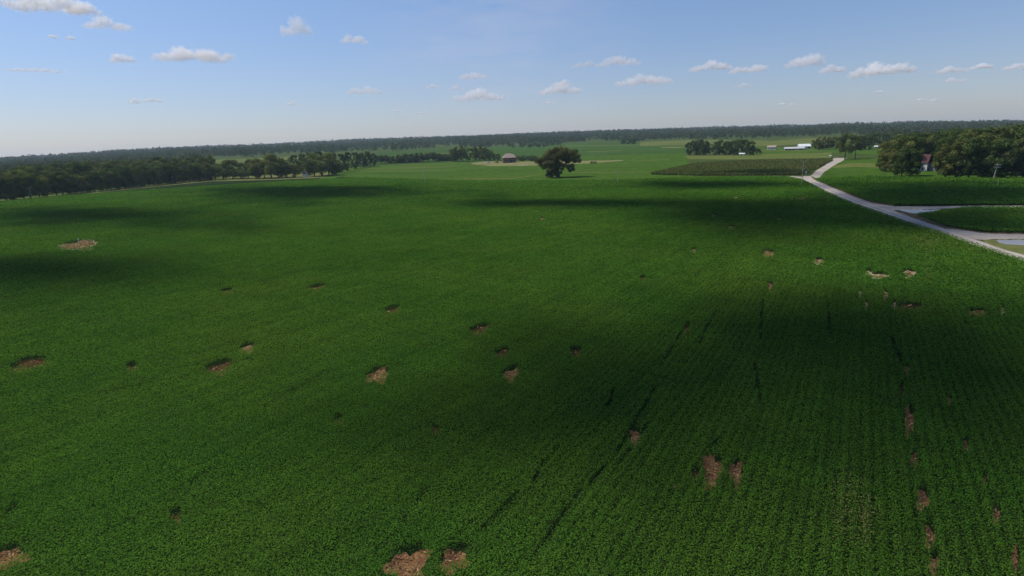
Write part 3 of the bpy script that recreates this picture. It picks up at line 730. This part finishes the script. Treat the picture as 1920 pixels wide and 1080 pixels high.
# far-off wooded slopes: one mass
def far_woods():
    Cs, Ss, Vs = [], [], []
    def add(n, amin, amax, dmin, dmax, hmin=11, hmax=18, keep=None):
        a = R(amin) + rng.random(n) * R(amax - amin)
        d = np.sqrt(rng.random(n) * (dmax ** 2 - dmin ** 2) + dmin ** 2)
        x, y = d * np.sin(a), d * np.cos(a)
        if keep is not None:
            m = keep(x, y, a, d); x, y, d = x[m], y[m], d[m]
        z = tz(x, y); h = rng.uniform(hmin, hmax, len(x)) * (1 + .28 * np.sin(x / 83 + y / 131) * np.sin(y / 57 - x / 190))
        k = np.clip((40 * (1400 / d) ** 1.1), 14, 80).astype(int)
        for xi, yi, zi, hi, ki, di in zip(x, y, z, h, k, d):
            g = rng.normal(size=(ki, 3)); g /= np.linalg.norm(g, axis=1, keepdims=True)
            vv = np.clip(rng.random() * .8 + rng.random(ki) * .4 - .1, 0, 1); Vs.append(vv)
            p = g * [hi * .36, hi * .36, hi * .5] * (0.55 + .5 * rng.random((ki, 1))) + [xi, yi, zi + hi * .52]
            Cs.append(p); Ss.append(np.full(ki, max(1.9, di * 0.0018)))
    # left, behind the near wood
    add(900, -46, -27, 620, 1150, 12, 19)
    def above(x, y, a, d):
        q, r_, _ = project(np.stack([x, y, tz(x, y)], 1))
        lim = np.interp(q, [-100, 0, 200, 300, 370, 420, 560, 700, 850, 1020, 1100, 1300, 1440, 1480, 1540, 1700, 2100], [322, 318, 311, 305, 297, 296, 289.5, 283.5, 277.5, 271, 265.5, 262.5, 263, 260, 256, 254, 250])
        gap = (d < 2500) & (np.sin(x / 230 + y / 900 + 1.0) * np.sin(y / 120 + x / 700) > .52)
        return ~gap & (r_ < lim + 1.2 * np.sin(q / 23.0) + .8 * np.sin(q / 9.0))
    add(5200, -54, 8, 1000, 2300, keep=above)
    add(3000, 8, 54, 1300, 2300, keep=above)
    add(4200, -54, 54, 2300, 3000, keep=above)
    add(5200, -54, 54, 3000, 3900, keep=above)
    patchy = lambda x, y, a, d: (np.sin(x / 130 + 1.0) + np.sin(y / 110 + x / 300) + np.sin(a * 33)) > 1.0
    add(420, -30, 6, 1000, 1500, 6, 10, keep=lambda x, y, a, d: patchy(x, y, a, d) & ~above(x, y, a, d) & (d > 1150))
    add(500, 26, 52, 560, 1300, 14, 20, keep=lambda x, y, a, d: (a > R(33)))
    C = np.concatenate(Cs); S = np.concatenate(Ss)
    nrm = rng.normal(size=C.shape) + [0, 0, .6]
    V, F = quads(C, S * rng.uniform(.7, 1.4, len(C)), nrm, 1.0)
    structure('distant_woods', np_mesh('distant_woods', V, F, M['farwood'], np.concatenate(Vs)), 'stuff')
    print('far quads', len(C))
far_woods()

# ------------------------------------------------------------------ buildings
def gable_roof(mb, w, d, z, rise, over=0.4, hip=0.0, th=0.18):
    a, b = w / 2 + over, d / 2 + over
    hx = a - hip * b
    for (dz) in (0,):
        pts = [(-a, -b, z), (a, -b, z), (a, b, z), (-a, b, z), (-hx, 0, z + rise), (hx, 0, z + rise)]
        low = [(p[0], p[1], p[2] - th) for p in pts]
        mb.poly(pts + low, [(0, 1, 5, 4), (2, 3, 4, 5), (1, 2, 5), (3, 0, 4), (7, 6, 10, 11), (9, 8, 11, 10), (8, 7, 11), (6, 9, 10), (0, 6, 7, 1), (1, 7, 8, 2), (2, 8, 9, 3), (3, 9, 6, 0)])

def house(name, px, by, w, d, hw, rise, wallm, roofm, label, rz=0.0, hip=0.0, chimney=False, doors=(), windows=(), wing=None, cat='house', frame=True):
    P = pt(px, by)
    root = empty(name, P, rz, label, cat)
    mb = MB()
    if hip < 0.5:
        # walls with gable ends
        a, b = w / 2, d / 2
        mb.poly([(-a, -b, -.5), (a, -b, -.5), (a, b, -.5), (-a, b, -.5), (-a, -b, hw), (a, -b, hw), (a, b, hw), (-a, b, hw), (-a, 0, hw + rise * .93), (a, 0, hw + rise * .93)],
                [(3, 2, 1, 0), (0, 1, 5, 4), (2, 3, 7, 6), (1, 2, 6, 9, 5), (3, 0, 4, 8, 7), (4, 5, 9, 8), (6, 7, 8, 9)])
    else:
        mb.box((0, 0, hw / 2 - .25), (w, d, hw + .5))
    mb.build('wall', M[wallm], root)
    rb = MB(); gable_roof(rb, w, d, hw + 0.22, rise, hip=hip)
    ro = rb.build('roof', M[roofm], root)
    if chimney:
        c = MB(); c.box((w * .22, 0, hw + rise * .9), (.9, .7, rise * .9)); c.build('chimney', M['brick'], ro)
    for (x, ww, hh) in doors:
        dm = MB(); dm.box((x, -d / 2 - .03, hh / 2), (ww, .08, hh)); do = dm.build('door', M['dark_open'], root)
        km = MB(); km.box((x + ww * .36, -d / 2 - .1, hh * .48), (.12, .06, .12)); km.build('handle', M['steel'], do)
    for (x, z, ww, hh) in windows:
        wm = MB(); wm.box((x, -d / 2 - .02, z), (ww, .06, hh)); wo = wm.build('window', M['dark_glass'], root)
        if frame:
            fm = MB()
            fm.box((x, -d / 2 - .04, z + hh / 2 + .06), (ww + .24, .12, .12)); fm.box((x, -d / 2 - .04, z - hh / 2 - .06), (ww + .24, .12, .12))
            fm.box((x - ww / 2 - .06, -d / 2 - .04, z), (.12, .12, hh)); fm.box((x + ww / 2 + .06, -d / 2 - .04, z), (.12, .12, hh))
            fm.build('frame', M['white'], wo)
    return root

def facing(px, py=300):
    v = ray(np.array([float(px)]), np.array([float(py)]))[0]
    return -math.atan2(v[0], v[1])

def mpx(px, by): return depth(pt(px, by)) / FPX

u = mpx(955, 305)
house('brick_house', 955, 305, 24 * u, 15 * u, 9 * u, 7.5 * u, 'brick', 'shingle', 'brown brick house with a tan hipped roof on the straw yard left of the oak', facing(955) + .12, hip=0.75, chimney=True,
      doors=[(1.5, 2.2, 3.2)], windows=[(-6 * u, 4.5 * u, 3 * u, 3 * u), (6.5 * u, 4.5 * u, 3 * u, 3 * u), (-2.2 * u, 4.5 * u, 2 * u, 3 * u)])
u = mpx(1728, 319)
hs = house('farmhouse', 1729, 320, 20 * u, 16 * u, 14 * u, 15 * u, 'white', 'red_shingle', 'two-storey white farmhouse with a steep maroon roof half hidden by the right wood', facing(1727) - .35, chimney=False,
      doors=[(-6.5 * u, 3 * u, 7 * u)], windows=[(-2 * u, 4 * u, 2.4 * u, 4 * u), (3 * u, 4 * u, 2.4 * u, 4 * u), (-5 * u, 11 * u, 2.2 * u, 3 * u), (3 * u, 11 * u, 2.2 * u, 3 * u)])
w_ = MB(); w_.box((19 * u, 2 * u, 4 * u), (18 * u, 11 * u, 9 * u)); wg = w_.build('wing', M['grey_board'], hs)
r_ = MB(); r_.poly([(9.9 * u, -4.5 * u, 8.6 * u), (29 * u, -4.5 * u, 8.6 * u), (29 * u, 8.5 * u, 8.6 * u), (9.9 * u, 8.5 * u, 8.6 * u), (9.9 * u, 2 * u, 13 * u), (27 * u, 2 * u, 13 * u)], [(0, 1, 5, 4), (2, 3, 4, 5), (1, 2, 5), (3, 0, 4), (3, 2, 1, 0)])
r_.build('wing_roof', M['grey_board'], wg)
p_ = MB()
for q in (-9.2 * u, -4 * u, 1 * u): p_.box((q, -10.5 * u, 4 * u), (.5 * u, .5 * u, 8 * u))
p_.box((-4 * u, -9.5 * u, 8.2 * u), (12 * u, 3.6 * u, .6 * u)); p_.build('porch', M['white'], hs)

u = mpx(1490, 281)
house('open_shed', 1489, 281.5, 33 * u, 12 * u, 2.6 * u, 3.0 * u, 'grey_board', 'grey_metal', 'long low pale-roofed shed with dark open bays before the white barn', facing(1489) + .12,
      doors=[(-13.5 * u, 4.4 * u, 2.3 * u), (-8 * u, 4.4 * u, 2.3 * u), (-2.5 * u, 3 * u, 2.3 * u), (10.5 * u, 5 * u, 2.3 * u)], windows=[], cat='shed')  # flat dark panels paint the shade inside the open bays
u = mpx(1507, 278)
house('barn', 1507, 278.4, 20 * u, 14 * u, 3.6 * u, 4.4 * u, 'white', 'metal_roof', 'taller white barn with a bright metal roof behind the long low shed', facing(1507) + .25,
      doors=[(7 * u, 4 * u, 3 * u)], windows=[], cat='barn')
u = mpx(1447, 280)
house('cottage', 1447, 280.5, 15 * u, 8 * u, 4.2 * u, 3 * u, 'white', 'shingle', 'small white cottage with two dark windows left of the long barn', facing(1447) - .2, doors=[(1 * u, 1.3 * u, 3 * u)],
      windows=[(-4 * u, 2.4 * u, 1.6 * u, 1.6 * u), (4.5 * u, 2.4 * u, 1.6 * u, 1.6 * u)])
u = mpx(1655, 278)
house('bungalow', 1656, 278.2, 16 * u, 9 * u, 2.6 * u, 2.8 * u, 'brick', 'red_shingle', 'low red-roofed bungalow in front of the dark tree row near the right wood', facing(1656), doors=[(2 * u, 1.0 * u, 2.1 * u)], windows=[(-3 * u, 1.5 * u, 1.6 * u, 1.2 * u), (5 * u, 1.5 * u, 1.6 * u, 1.2 * u)])
u = mpx(1641, 278)
house('shed', 1642, 278, 5 * u, 5 * u, 2.8 * u, 1.6 * u, 'white', 'metal_roof', 'white shed beside the red-roofed bungalow', facing(1642), doors=[(0, 1.4 * u, 2 * u)], cat='shed')
u = mpx(1391, 291)
house('shed', 1391, 291.5, 9 * u, 5 * u, 2.6 * u, 1.8 * u, 'white', 'metal_roof', 'white shed under the longer grove behind the maize', facing(1391), doors=[(-1 * u, 2 * u, 2 * u)], cat='shed')
u = mpx(572, 332)
house('cottage', 573, 332.5, 9 * u, 8 * u, 6 * u, 6 * u, 'white', 'shingle', 'white gabled cottage among the farmyard trees left of centre', facing(573) + 1.35, doors=[(1 * u, 1.6 * u, 3.4 * u)], windows=[(-2 * u, 3.2 * u, 1.4 * u, 2 * u)])

# parked cars by the brick house
def car(px, by, mat, label, rz):
    root = empty('parked_car', pt(px, by, 0.15), rz, label, 'car', 'cars parked by the brick house')
    mb = MB(); prof = [(-2.3, .35), (2.3, .35), (2.3, .85), (1.2, .98), (.6, 1.5), (-1.3, 1.5), (-2.0, .95), (-2.3, .9)]
    n = len(prof)
    mb.poly([(x, -.85, z) for x, z in prof] + [(x, .85, z) for x, z in prof], [tuple(range(n)), tuple(range(2 * n - 1, n - 1, -1))] + [(i, i + n, (i + 1) % n + n, (i + 1) % n) for i in range(n)])
    mb.build('body', M[mat], root)
    for gy in (-.87, .87):
        g = MB(); g.poly([(1.05, gy, 1.0), (.55, gy, 1.42), (-1.25, gy, 1.42), (-1.8, gy, 1.0)], [(0, 1, 2, 3)]); g.build('window', M['dark_glass'], root)
    for wx in (-1.4, 1.45):
        for wy in (-.8, .8):
            w = MB(); w.tube([(wx, wy - .12, .33), (wx, wy + .12, .33)], [.33, .33], 12); w.build('wheel', M['rubber'], root)
car(917, 306, 'car_white', 'white car parked on the straw yard left of the brick house', facing(917))
car(932, 305.5, 'car_red', 'dark red car parked nearest to the brick house', facing(932) + .3)

# white tank by the road end
root = empty('storage_tank', pt(1557, 295), facing(1557), 'small rounded white tank standing in grass left of the road end', 'tank')
u = mpx(1557, 295)
mb = MB(); rs = [.1, .55, .85, 1, 1, .85, .55, .1]; xs = [-2.6, -2.4, -2.0, -1.4, 1.4, 2.0, 2.4, 2.6]
mb.tube([(a * u * .9, 0, 2.4 * u) for a in xs], [b * 1.3 * u for b in rs], 14); mb.build('tank_body', M['white'], root)
for q in (-1.5, 1.5):
    l = MB(); l.box((q * u, 0, .65 * u), (.5 * u, 1.8 * u, 1.3 * u)); l.build('leg', M['steel'], root)

# ------------------------------------------------------------------ poles, signs, posts
def pole(px, by, hpx, label, rz, lean=0.0, arms=1, thick=0.20):
    P = pt(px, by); h = hpx * depth(P) / FPX
    root = empty('utility_pole', P, rz, label, 'utility pole', 'utility poles along the field')
    root.rotation_euler[1] = lean
    m_ = MB(); m_.tube([(0, 0, -.5), (0, 0, h * .5), (0, 0, h)], [thick, thick * .9, thick * .7], 10); m_.build('pole', M['wood'], root)
    for k in range(arms):
        z = h - .55 - k * 1.1
        a = MB(); a.box((0, -.2, z), (2.6, .16, .18)); ar = a.build('crossarm', M['wood'], root)
        for q in (-1.15, -.45, .45, 1.15):
            i_ = MB(); i_.tube([(q, -.2, z + .09), (q, -.2, z + .2), (q, -.2, z + .32)], [.04, .09, .05], 8); i_.build('insulator', M['ceramic'], ar)
pole(60, 373, 22, 'pale utility pole in front of the wood at the left edge', .9, arms=1)
pole(797, 343, 25, 'thin utility pole at the far field edge left of the house', .5, arms=1, thick=.17)
pole(1158, 343, 23, 'thin utility pole at the far field edge right of the oak', .3, arms=1, thick=.17)
pole(1503, 345, 42, 'tall utility pole at the road junction before the maize', .2, arms=1, thick=.16)
pole(1862, 337.5, 30, 'leaning utility pole with two crossarms before the right-hand wood', -.5, lean=.10, arms=2, thick=.18)

P = pt(1511, 331); u = mpx(1511, 331)
root = empty('road_sign', P, facing(1511) + .25, 'small road sign on a post at the junction beside the tall pole', 'sign')
m_ = MB(); m_.tube([(0, .05, -.3), (0, .05, 2.6)], [.06, .06], 8); m_.build('post', M['steel'], root)
m_ = MB(); k = 8; pts = []
for yy in (-.02, .02):
    for q in range(k): pts.append((.55 * math.cos(math.pi / 8 + q * math.pi / 4), yy, 2.5 + .55 * math.sin(math.pi / 8 + q * math.pi / 4)))
m_.poly(pts, [tuple(range(k)), tuple(range(2 * k - 1, k - 1, -1))] + [(q, q + k, (q + 1) % k + k, (q + 1) % k) for q in range(k)]); m_.build('sign_plate', M['steel'], root)

root = empty('marker_stake', pt(149, 459), 0, 'short pale stake with a cap in the bare tan patch on the left', 'stake')
m_ = MB(); m_.tube([(0, 0, -.2), (0, 0, 1.7)], [.12, .1], 8); m_.build('stake', M['wood'], root)
m_ = MB(); m_.tube([(0, 0, 1.6), (0, 0, 1.65), (0, 0, 1.85), (0, 0, 1.9)], [.12, .16, .16, .1], 8); m_.build('cap', M['steel'], root)
root = empty('fence_post', pt(1870, 350), 0, 'short wooden post standing in the soybeans below the leaning pole', 'post')
m_ = MB(); m_.tube([(0, 0, -.3), (0, 0, 2.6)], [.11, .10], 8); m_.build('post', M['wood'], root)
m_ = MB(); m_.box((0, 0, 2.64), (.3, .3, .08)); m_.build('cap', M['wood'], root)

# ------------------------------------------------------------------ clouds in view
def cloud(cx, cy, w, h, dens, label):
    v = ray(np.array([float(cx)]), np.array([float(cy + h * .3)]))[0]
    el = math.asin(v[2]); D = min(1150 / math.tan(el), 23000)
    D = max(D, 4200)
    base = CAM + v / math.hypot(v[0], v[1]) * D
    Wm = w * depth(base) / FPX; Hm = h * depth(base) / FPX
    s = D * 0.00046
    want = int(w * h * 9.5 * (.25 + .85 * dens)) + 400
    npuff = int(np.clip(1.7 * w / h + 3, 4, 22))
    cx_ = (np.linspace(-.5, .5, npuff) + rng.uniform(-.4, .4, npuff) / npuff) * .84
    arch = np.clip(1 - (np.abs(cx_) * 1.75) ** 2.4, .28, 1) * rng.uniform(.5, 1.0, npuff)
    arch[np.argmax(arch)] = 1.0
    rz_ = Hm * (.26 + .30 * arch) * rng.uniform(.85, 1.1, npuff)
    rx_ = np.maximum(rz_ * rng.uniform(1.2, 1.9, npuff), Wm * .62 / npuff)
    cz_ = np.maximum(Hm * arch - rz_ * .9, rz_ * .25)
    cy_ = rng.uniform(-.5, .5, npuff) * min(Wm * .4, Hm * 2.0)
    got = []
    tot = 0
    ph_ = rng.uniform(0, 6.28, 9)
    for _ in range(60):
        q = rng.uniform(-1, 1, (60000, 3)) * [Wm * .62, min(Wm * .5, Hm * 2.6), Hm * .8] + [0, 0, Hm * .45]
        d = np.full(len(q), -1.0)
        for k in range(npuff):
            d = np.maximum(d, 1 - (((q[:, 0] - cx_[k] * Wm) / rx_[k]) ** 2 + ((q[:, 1] - cy_[k]) / (rx_[k] * 1.1)) ** 2 + ((q[:, 2] - cz_[k]) / rz_[k]) ** 2))
        f = 2 * math.pi / (Hm * .55)
        nz = np.sin(q[:, 0] * f + ph_[0] + 1.3 * np.sin(q[:, 2] * f + ph_[1])) * np.sin(q[:, 2] * f * 1.2 + ph_[2] + np.sin(q[:, 1] * f)) + .6 * np.sin(q[:, 0] * f * 2.3 + ph_[3]) * np.sin(q[:, 1] * f * 2.1 + q[:, 2] * f * 2.0 + ph_[4])
        a_ = np.clip((d + .32 * nz) / .75, 0, 1) ** 1.3
        a_ *= np.clip((q[:, 2] + Hm * .14) / (Hm * .28), 0, 1)
        m_ = rng.random(len(q)) < a_
        got.append(q[m_]); tot += m_.sum()
        if tot > want: break
    C = np.concatenate(got)[:want]
    V, F = quads(C, s * rng.uniform(.7, 1.3, len(C)), rng.normal(size=C.shape), 1.2)
    o = link('cloud', np_mesh('cloud', V, F, M['cloud']), None, base)
    o.rotation_euler = (0, 0, -math.atan2(v[0], v[1]))
    tag(o, label, 'cloud', 'fair-weather clouds over the horizon')

CL = [
 (85, 10, 126, 30, 1.3, 'big white cloud cut by the top edge in the upper left corner'), (155, 20, 52, 24, 1.0, 'white lump under the right end of the corner cloud'), (203, 47, 70, 20, .8, 'soft cloud below and right of the corner cloud'),
 (100, 69, 15, 6, .35, 'tiny faint wisp under the corner cloud, left of two'), (132, 72, 12, 7, .35, 'tiny faint wisp under the corner cloud, right of two'), (228, 112, 38, 16, .9, 'small domed cloud left of the long bright cloud'),
 (366, 104, 130, 27, 1.5, 'long bright cloud with two humps on the left side of the sky'), (65, 132, 100, 8, .22, 'faint thin streak of cloud near the left edge'), (253, 191, 19, 10, .45, 'small wisp over the left wood, left of two'), (285, 189, 34, 9, .5, 'small flat wisp over the left wood, right of two'),
 (557, 55, 46, 30, .8, 'tall ragged cloud high above the farmyard'), (665, 76, 48, 14, .8, 'small flat cloud right of the ragged high cloud'), (683, 172, 66, 14, .7, 'pale flat cloud low above the hedge'), (547, 196, 34, 8, .25, 'very faint wisp above the farmyard'),
 (810, 163, 17, 8, .5, 'tiny cloud between the hedge cloud and the house clouds'), (890, 144, 54, 13, .8, 'thin cloud floating over the bright cloud above the brick house'), (855, 166, 26, 8, .4, 'faint small cloud left above the bright house cloud'), (897, 182, 94, 21, 1.3, 'bright bumpy cloud right above the brick house'),
 (743, 209, 14, 5, .3, 'tiny wisp near the horizon above the hedge, left of two'), (793, 211, 21, 5, .3, 'tiny wisp near the horizon above the hedge, right of two'), (1049, 170, 82, 20, 1.2, 'bright two-tier cloud above the lone oak'), (1055, 156, 32, 10, .8, 'upper tuft of the two-tier cloud over the oak'), (1031, 193, 26, 6, .4, 'thin scrap just under the cloud above the oak'),
 (1162, 117, 80, 17, .7, 'soft greyish cloud high right of the oak'), (1100, 122, 62, 10, .25, 'faint veil left of the soft greyish cloud'), (1210, 153, 108, 19, 1.1, 'long flat cloud above the far hay field'), (1332, 127, 84, 17, 1.0, 'left cloud of the joined pair above the groves'), (1403, 131, 68, 14, 1.1, 'right brighter cloud of the joined pair above the groves'),
 (1392, 161, 28, 8, .35, 'small faint cloud under the joined pair'), (1508, 118, 64, 21, 1.1, 'slanting wedge cloud above the long barn'), (1560, 131, 40, 14, 1.1, 'small peaked cloud at the left end of the long chain'), (1655, 131, 112, 26, 1.2, 'long chain cloud with a dome above the bungalow'), (1785, 132, 48, 12, .8, 'flat cloud left of the small bright one above the right wood'),
 (1838, 126, 34, 10, 1.0, 'small bright cloud above the right wood'), (1908, 126, 40, 11, .7, 'cloud cut by the right edge of the picture'), (1790, 151, 32, 9, .55, 'pale scrap under the flat cloud above the right wood'), (1648, 173, 15, 6, .5, 'tiny wisp under the long chain cloud'),
 (1725, 188, 22, 5, .4, 'tiny low wisp above the right wood, left of two'), (1752, 188, 15, 5, .4, 'tiny low wisp above the right wood, right of two'), (1464, 196, 17, 5, .4, 'tiny low wisp above the long barn, left of two'), (1488, 197, 14, 5, .35, 'tiny low wisp above the long barn, right of two')]
for c in CL: cloud(*c)

# ------------------------------------------------------------------ clouds overhead: they shade the field (outside the frame)
def over_cloud(cx, cy, hw, hh, tau, label, H=1700.0):
    c = pt(cx, cy); l = pt(cx - hw, cy); r_ = pt(cx + hw, cy); f = pt(cx, cy - hh); n_ = pt(cx, cy + hh)
    ax = (r_ - l) / 2; ay = (f - n_) / 2; c = (c + (f + n_) / 2) / 2
    area = math.pi * abs(ax[0] * ay[1] - ax[1] * ay[0])
    s = max(5.0, min(11.0, math.sqrt(area) / 12))
    n = int(min(26000, 2.0 * tau * area / (0.34 * s * s)))
    th = rng.uniform(0, 2 * math.pi, n); rad = np.abs(rng.normal(0, .62, n))
    lump = 1 + .25 * np.sin(3 * th + cx) + .18 * np.sin(5 * th + cy)
    G = c + (rad * lump * np.cos(th))[:, None] * ax + (rad * lump * np.sin(th))[:, None] * ay
    hz = H + rng.uniform(0, 90, n)
    G = G + (LDIR / LDIR[2]) * (hz - G[:, 2])[:, None]
    o0 = G.mean(0)
    V, F = quads(G - o0, s * rng.uniform(.7, 1.3, n), rng.normal(size=G.shape), 1.3)
    o = link('cloud', np_mesh('cloud', V, F, M['cloud']), None, o0)
    tag(o, label, 'cloud', 'clouds overhead shading the field')

for c in [
 (560, 362, 225, 15, 1.7, 'cloud overhead shading the dark streak before the farmyard'), (150, 408, 330, 24, .85, 'cloud overhead dimming the field left of that streak'), (20, 512, 330, 38, 1.3, 'cloud overhead shading the left edge of the field'),
 (1080, 384, 270, 9, 2.0, 'cloud overhead shading the long thin streak across mid field'), (1420, 405, 210, 34, 2.4, 'cloud overhead shading the field left of the road'),
 (1340, 348, 200, 8, 1.7, 'cloud overhead shading the field in front of the maize'), (1780, 368, 280, 26, 2.2, 'cloud overhead shading the two fields right of the road'), (1770, 418, 220, 26, 2.2, 'cloud overhead shading the road fork'),
 (1540, 655, 480, 120, 1.3, 'big cloud overhead shading the right middle of the field'), (1850, 790, 350, 240, 1.05, 'cloud overhead shading the right edge of the field'), (1200, 800, 380, 170, .62, 'thin cloud overhead dimming the lower middle of the field'), (1430, 325, 130, 5, .8, 'cloud overhead shading the maize'),
 (1000, 650, 190, 80, .38, 'thin cloud overhead dimming the centre of the field'), (800, 820, 330, 130, .36, 'thin cloud overhead dimming the lower left middle of the field')]:
    over_cloud(*c)

# ------------------------------------------------------------------ haze
mb = MB(); mb.box((0, 0, 59.0), (12400, 12400, 122))
m, nt, out = new_mat('haze_air')
pv = N(nt, 'ShaderNodeVolumePrincipled')
pv.inputs['Color'].default_value = (0.66, 0.82, 1.0, 1); pv.inputs['Density'].default_value = 0.00007
pv.inputs['Anisotropy'].default_value = 0.2
nt.links.new(pv.outputs[0], out.inputs['Volume'])
hz = mb.build('haze', m); tag(hz, kind='stuff')

# ------------------------------------------------------------------ sun, sky, camera
sd = bpy.data.lights.new('sun', 'SUN'); sd.energy = 4.9; sd.angle = R(0.53); sd.color = (1.0, 0.955, 0.89)
so = bpy.data.objects.new('sun', sd); COL.objects.link(so)
from mathutils import Vector, Matrix
so.rotation_euler = Vector(LDIR).to_track_quat('Z', 'Y').to_euler()

w = bpy.data.worlds.new('World'); SC.world = w; w.use_nodes = True
nt = w.node_tree; nt.nodes.clear()
out = nt.nodes.new('ShaderNodeOutputWorld'); bg = nt.nodes.new('ShaderNodeBackground')
sky = nt.nodes.new('ShaderNodeTexSky'); sky.sky_type = 'NISHITA'; sky.sun_disc = False
sky.sun_elevation = SUN_EL; sky.sun_rotation = SUN_AZ
sky.altitude = 200; sky.air_density = 1.0; sky.dust_density = 0.5; sky.ozone_density = 1.6
tc = nt.nodes.new('ShaderNodeTexCoord'); sx = nt.nodes.new('ShaderNodeSeparateXYZ')
nt.links.new(tc.outputs['Generated'], sx.inputs[0])
gr = ramp(nt, sx.outputs['Z'], [(0.0, (.715, .70, .865)), (0.10, (.78, .80, .96)), (0.24, (.86, .93, 1.08))])
sk = mixc(nt, 1.0, sky.outputs[0], gr, 'MULTIPLY')
# thin high veil in the middle of the upper sky
vm = N(nt, 'ShaderNodeVectorMath', operation='DISTANCE'); vm.inputs[1].default_value = tuple(ray(np.array([930.0]), np.array([40.0]))[0])
nt.links.new(tc.outputs['Generated'], vm.inputs[0])
vf = ramp(nt, vm.outputs['Value'], [(0.0, (1, 1, 1)), (0.26, (0, 0, 0))])
vn = noise(nt, tc.outputs['Generated'], 7.0, 6, 0.62, (1.0, 1.0, 4.5), 0)
vr = ramp(nt, vn, [(0.35, (0, 0, 0)), (0.75, (.42, .42, .42))])
veil = mixc(nt, 1.0, vf, vr, 'MULTIPLY')
sk = mixc(nt, veil, sk, (5.2, 5.2, 6.2))
nt.links.new(sk, bg.inputs['Color']); bg.inputs['Strength'].default_value = 0.112
nt.links.new(bg.outputs[0], out.inputs['Surface'])

cd = bpy.data.cameras.new('camera'); cd.sensor_width = 36.0; cd.lens = FPX / W0 * 36.0; cd.clip_start = 0.5; cd.clip_end = 80000
co = bpy.data.objects.new('camera', cd); COL.objects.link(co)
mt = Matrix(((RGT[0], UPV[0], -FWD[0], CAM[0]), (RGT[1], UPV[1], -FWD[1], CAM[1]), (RGT[2], UPV[2], -FWD[2], CAM[2]), (0, 0, 0, 1)))
co.matrix_world = mt
SC.camera = co
SC.view_settings.view_transform = 'Standard'; SC.view_settings.look = 'None'
SC.view_settings.exposure = 0.0; SC.view_settings.gamma = 1.0
SC.render.resolution_x = 1024; SC.render.resolution_y = 576
SC.cycles.max_bounces = 18; SC.cycles.diffuse_bounces = 12; SC.cycles.transmission_bounces = 12; SC.cycles.volume_bounces = 1
